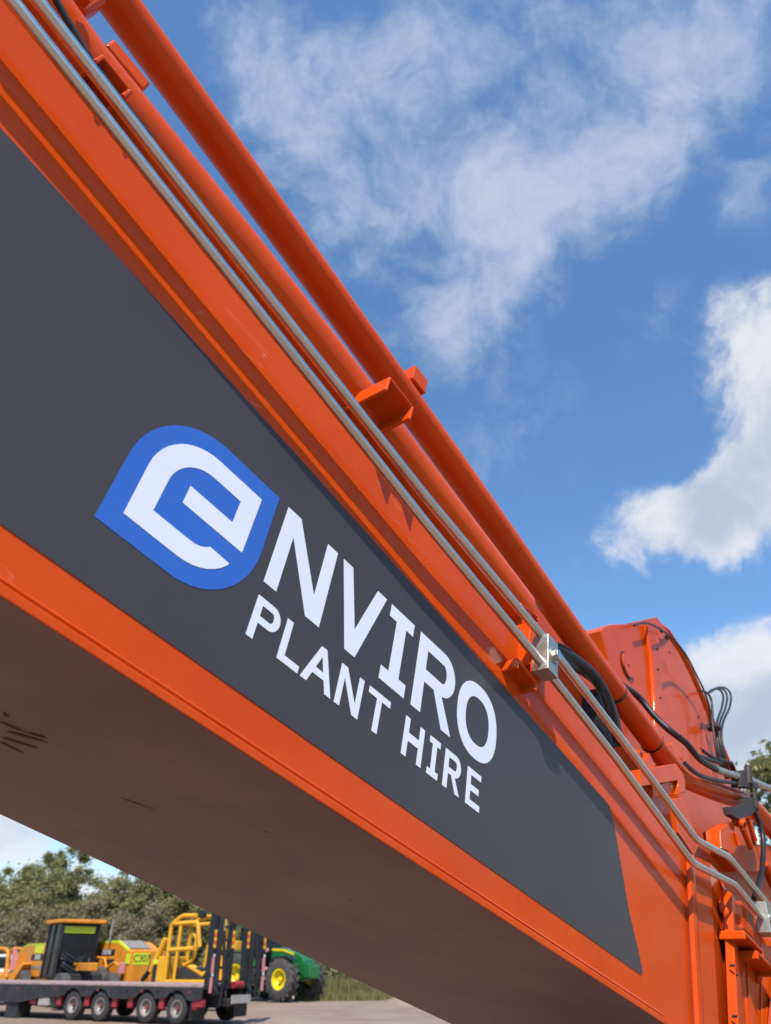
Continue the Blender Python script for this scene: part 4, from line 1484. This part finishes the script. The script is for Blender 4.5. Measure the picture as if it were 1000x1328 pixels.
# shrub mass filling beneath the trees
cl = []
for i in range(150):
    px_ = random.uniform(-80, 620)
    Y = random.uniform(57, 66)
    cl.append((place(px_, Y), Y, random.uniform(.3, 2.4), random.uniform(1.0, 1.9)))
me = leaf_mesh('undergrowth', cl, 170, .22, M['leaf_c'], 5)
o = bpy.data.objects.new('undergrowth', me)
COL.objects.link(o)
tag(o, 'low tangled brown green scrub beneath the far tree line', 'undergrowth', kind='stuff')
# dark bushes to the right of the tractor
cl = []
for i in range(50):
    px_ = random.uniform(395, 600)
    Y = random.uniform(48, 54)
    cl.append((place(px_, Y), Y, random.uniform(.3, 2.6), random.uniform(.8, 1.4)))
me = leaf_mesh('bushes', cl, 200, .14, M['leaf_a'], 6)
o = bpy.data.objects.new('bushes', me)
COL.objects.link(o)
tag(o, 'dark bushes behind the grass verge right of the tractor', 'bushes', kind='stuff')


# grass verge right of the tractor, with a pale gravel strip through it
def blades(name, x0p, x1p, Y0, Y1, n, h, seed, mat_, label):
    r = np.random.default_rng(seed)
    Y = r.uniform(Y0, Y1, n)
    X = (r.uniform(x0p, x1p, n) - CX) / FPX * Y / 1.171
    hh = h * (.4 + r.random(n))
    an = r.uniform(0, 6.28, n)
    wd = .035
    lx, ly = r.normal(0, .18, n) * hh, r.normal(0, .18, n) * hh
    b0 = np.stack([X - np.cos(an) * wd, Y - np.sin(an) * wd, np.full(n, -.12)], 1)
    b1 = np.stack([X + np.cos(an) * wd, Y + np.sin(an) * wd, np.full(n, -.12)], 1)
    tp = np.stack([X + lx, Y + ly, hh - .05], 1)
    V = np.stack([b0, b1, tp], 1).reshape(-1, 3)
    me = bpy.data.meshes.new(name)
    me.vertices.add(len(V))
    me.vertices.foreach_set('co', V.astype(np.float32).ravel())
    me.loops.add(len(V))
    me.loops.foreach_set('vertex_index', np.arange(len(V), dtype=np.int32))
    me.polygons.add(n)
    me.polygons.foreach_set('loop_start', np.arange(0, len(V), 3, dtype=np.int32))
    me.polygons.foreach_set('loop_total', np.full(n, 3, dtype=np.int32))
    me.update(calc_edges=True)
    me.materials.append(mat_)
    o = bpy.data.objects.new(name, me)
    COL.objects.link(o)
    tag(o, label, 'grass', kind='stuff')


blades('grass', 300, 640, 45.5, 52, 26000, .75, 3, M['grass'], 'tall yellow green grass growing right of the tractor')
blades('grass_edge', 385, 640, 41.3, 42.4, 5000, .30, 4, M['grass'], 'short grass fringe where the gravel yard ends')
mb = MB()
mb.add([(place(380, 42), 42, -.02), (place(640, 42), 42, -.02), (place(640, 46), 46, .02), (place(380, 46), 46, .02)], [(0, 1, 2, 3)])
tag(mb.build('gravel_strip', M['gravel']), kind='structure')
# small dirt mound
mb = MB()
n = 18
vs = [(0, 0, .45)]
for ring, (rr_, z) in enumerate(((.5, .36), (1.0, .16), (1.5, -.06))):
    for k in range(n):
        a = 2 * math.pi * k / n
        q = rr_ * (1 + random.uniform(-.15, .15))
        vs.append((math.cos(a) * q * 1.5, math.sin(a) * q, z + random.uniform(-.04, .04)))
fs = [(0, 1 + k, 1 + (k + 1) % n) for k in range(n)]
for r_ in range(2):
    for k in range(n):
        a, b = 1 + r_ * n + k, 1 + r_ * n + (k + 1) % n
        fs.append((a, a + n, b + n, b))
mb.add([Vector(v) + Vector((place(548, 38), 38, 0)) for v in vs], fs)
tag(mb.build('dirt_mound', M['ground'], smooth=True), 'small low heap of reddish dirt at the edge of the yard under the boom', 'dirt mound')
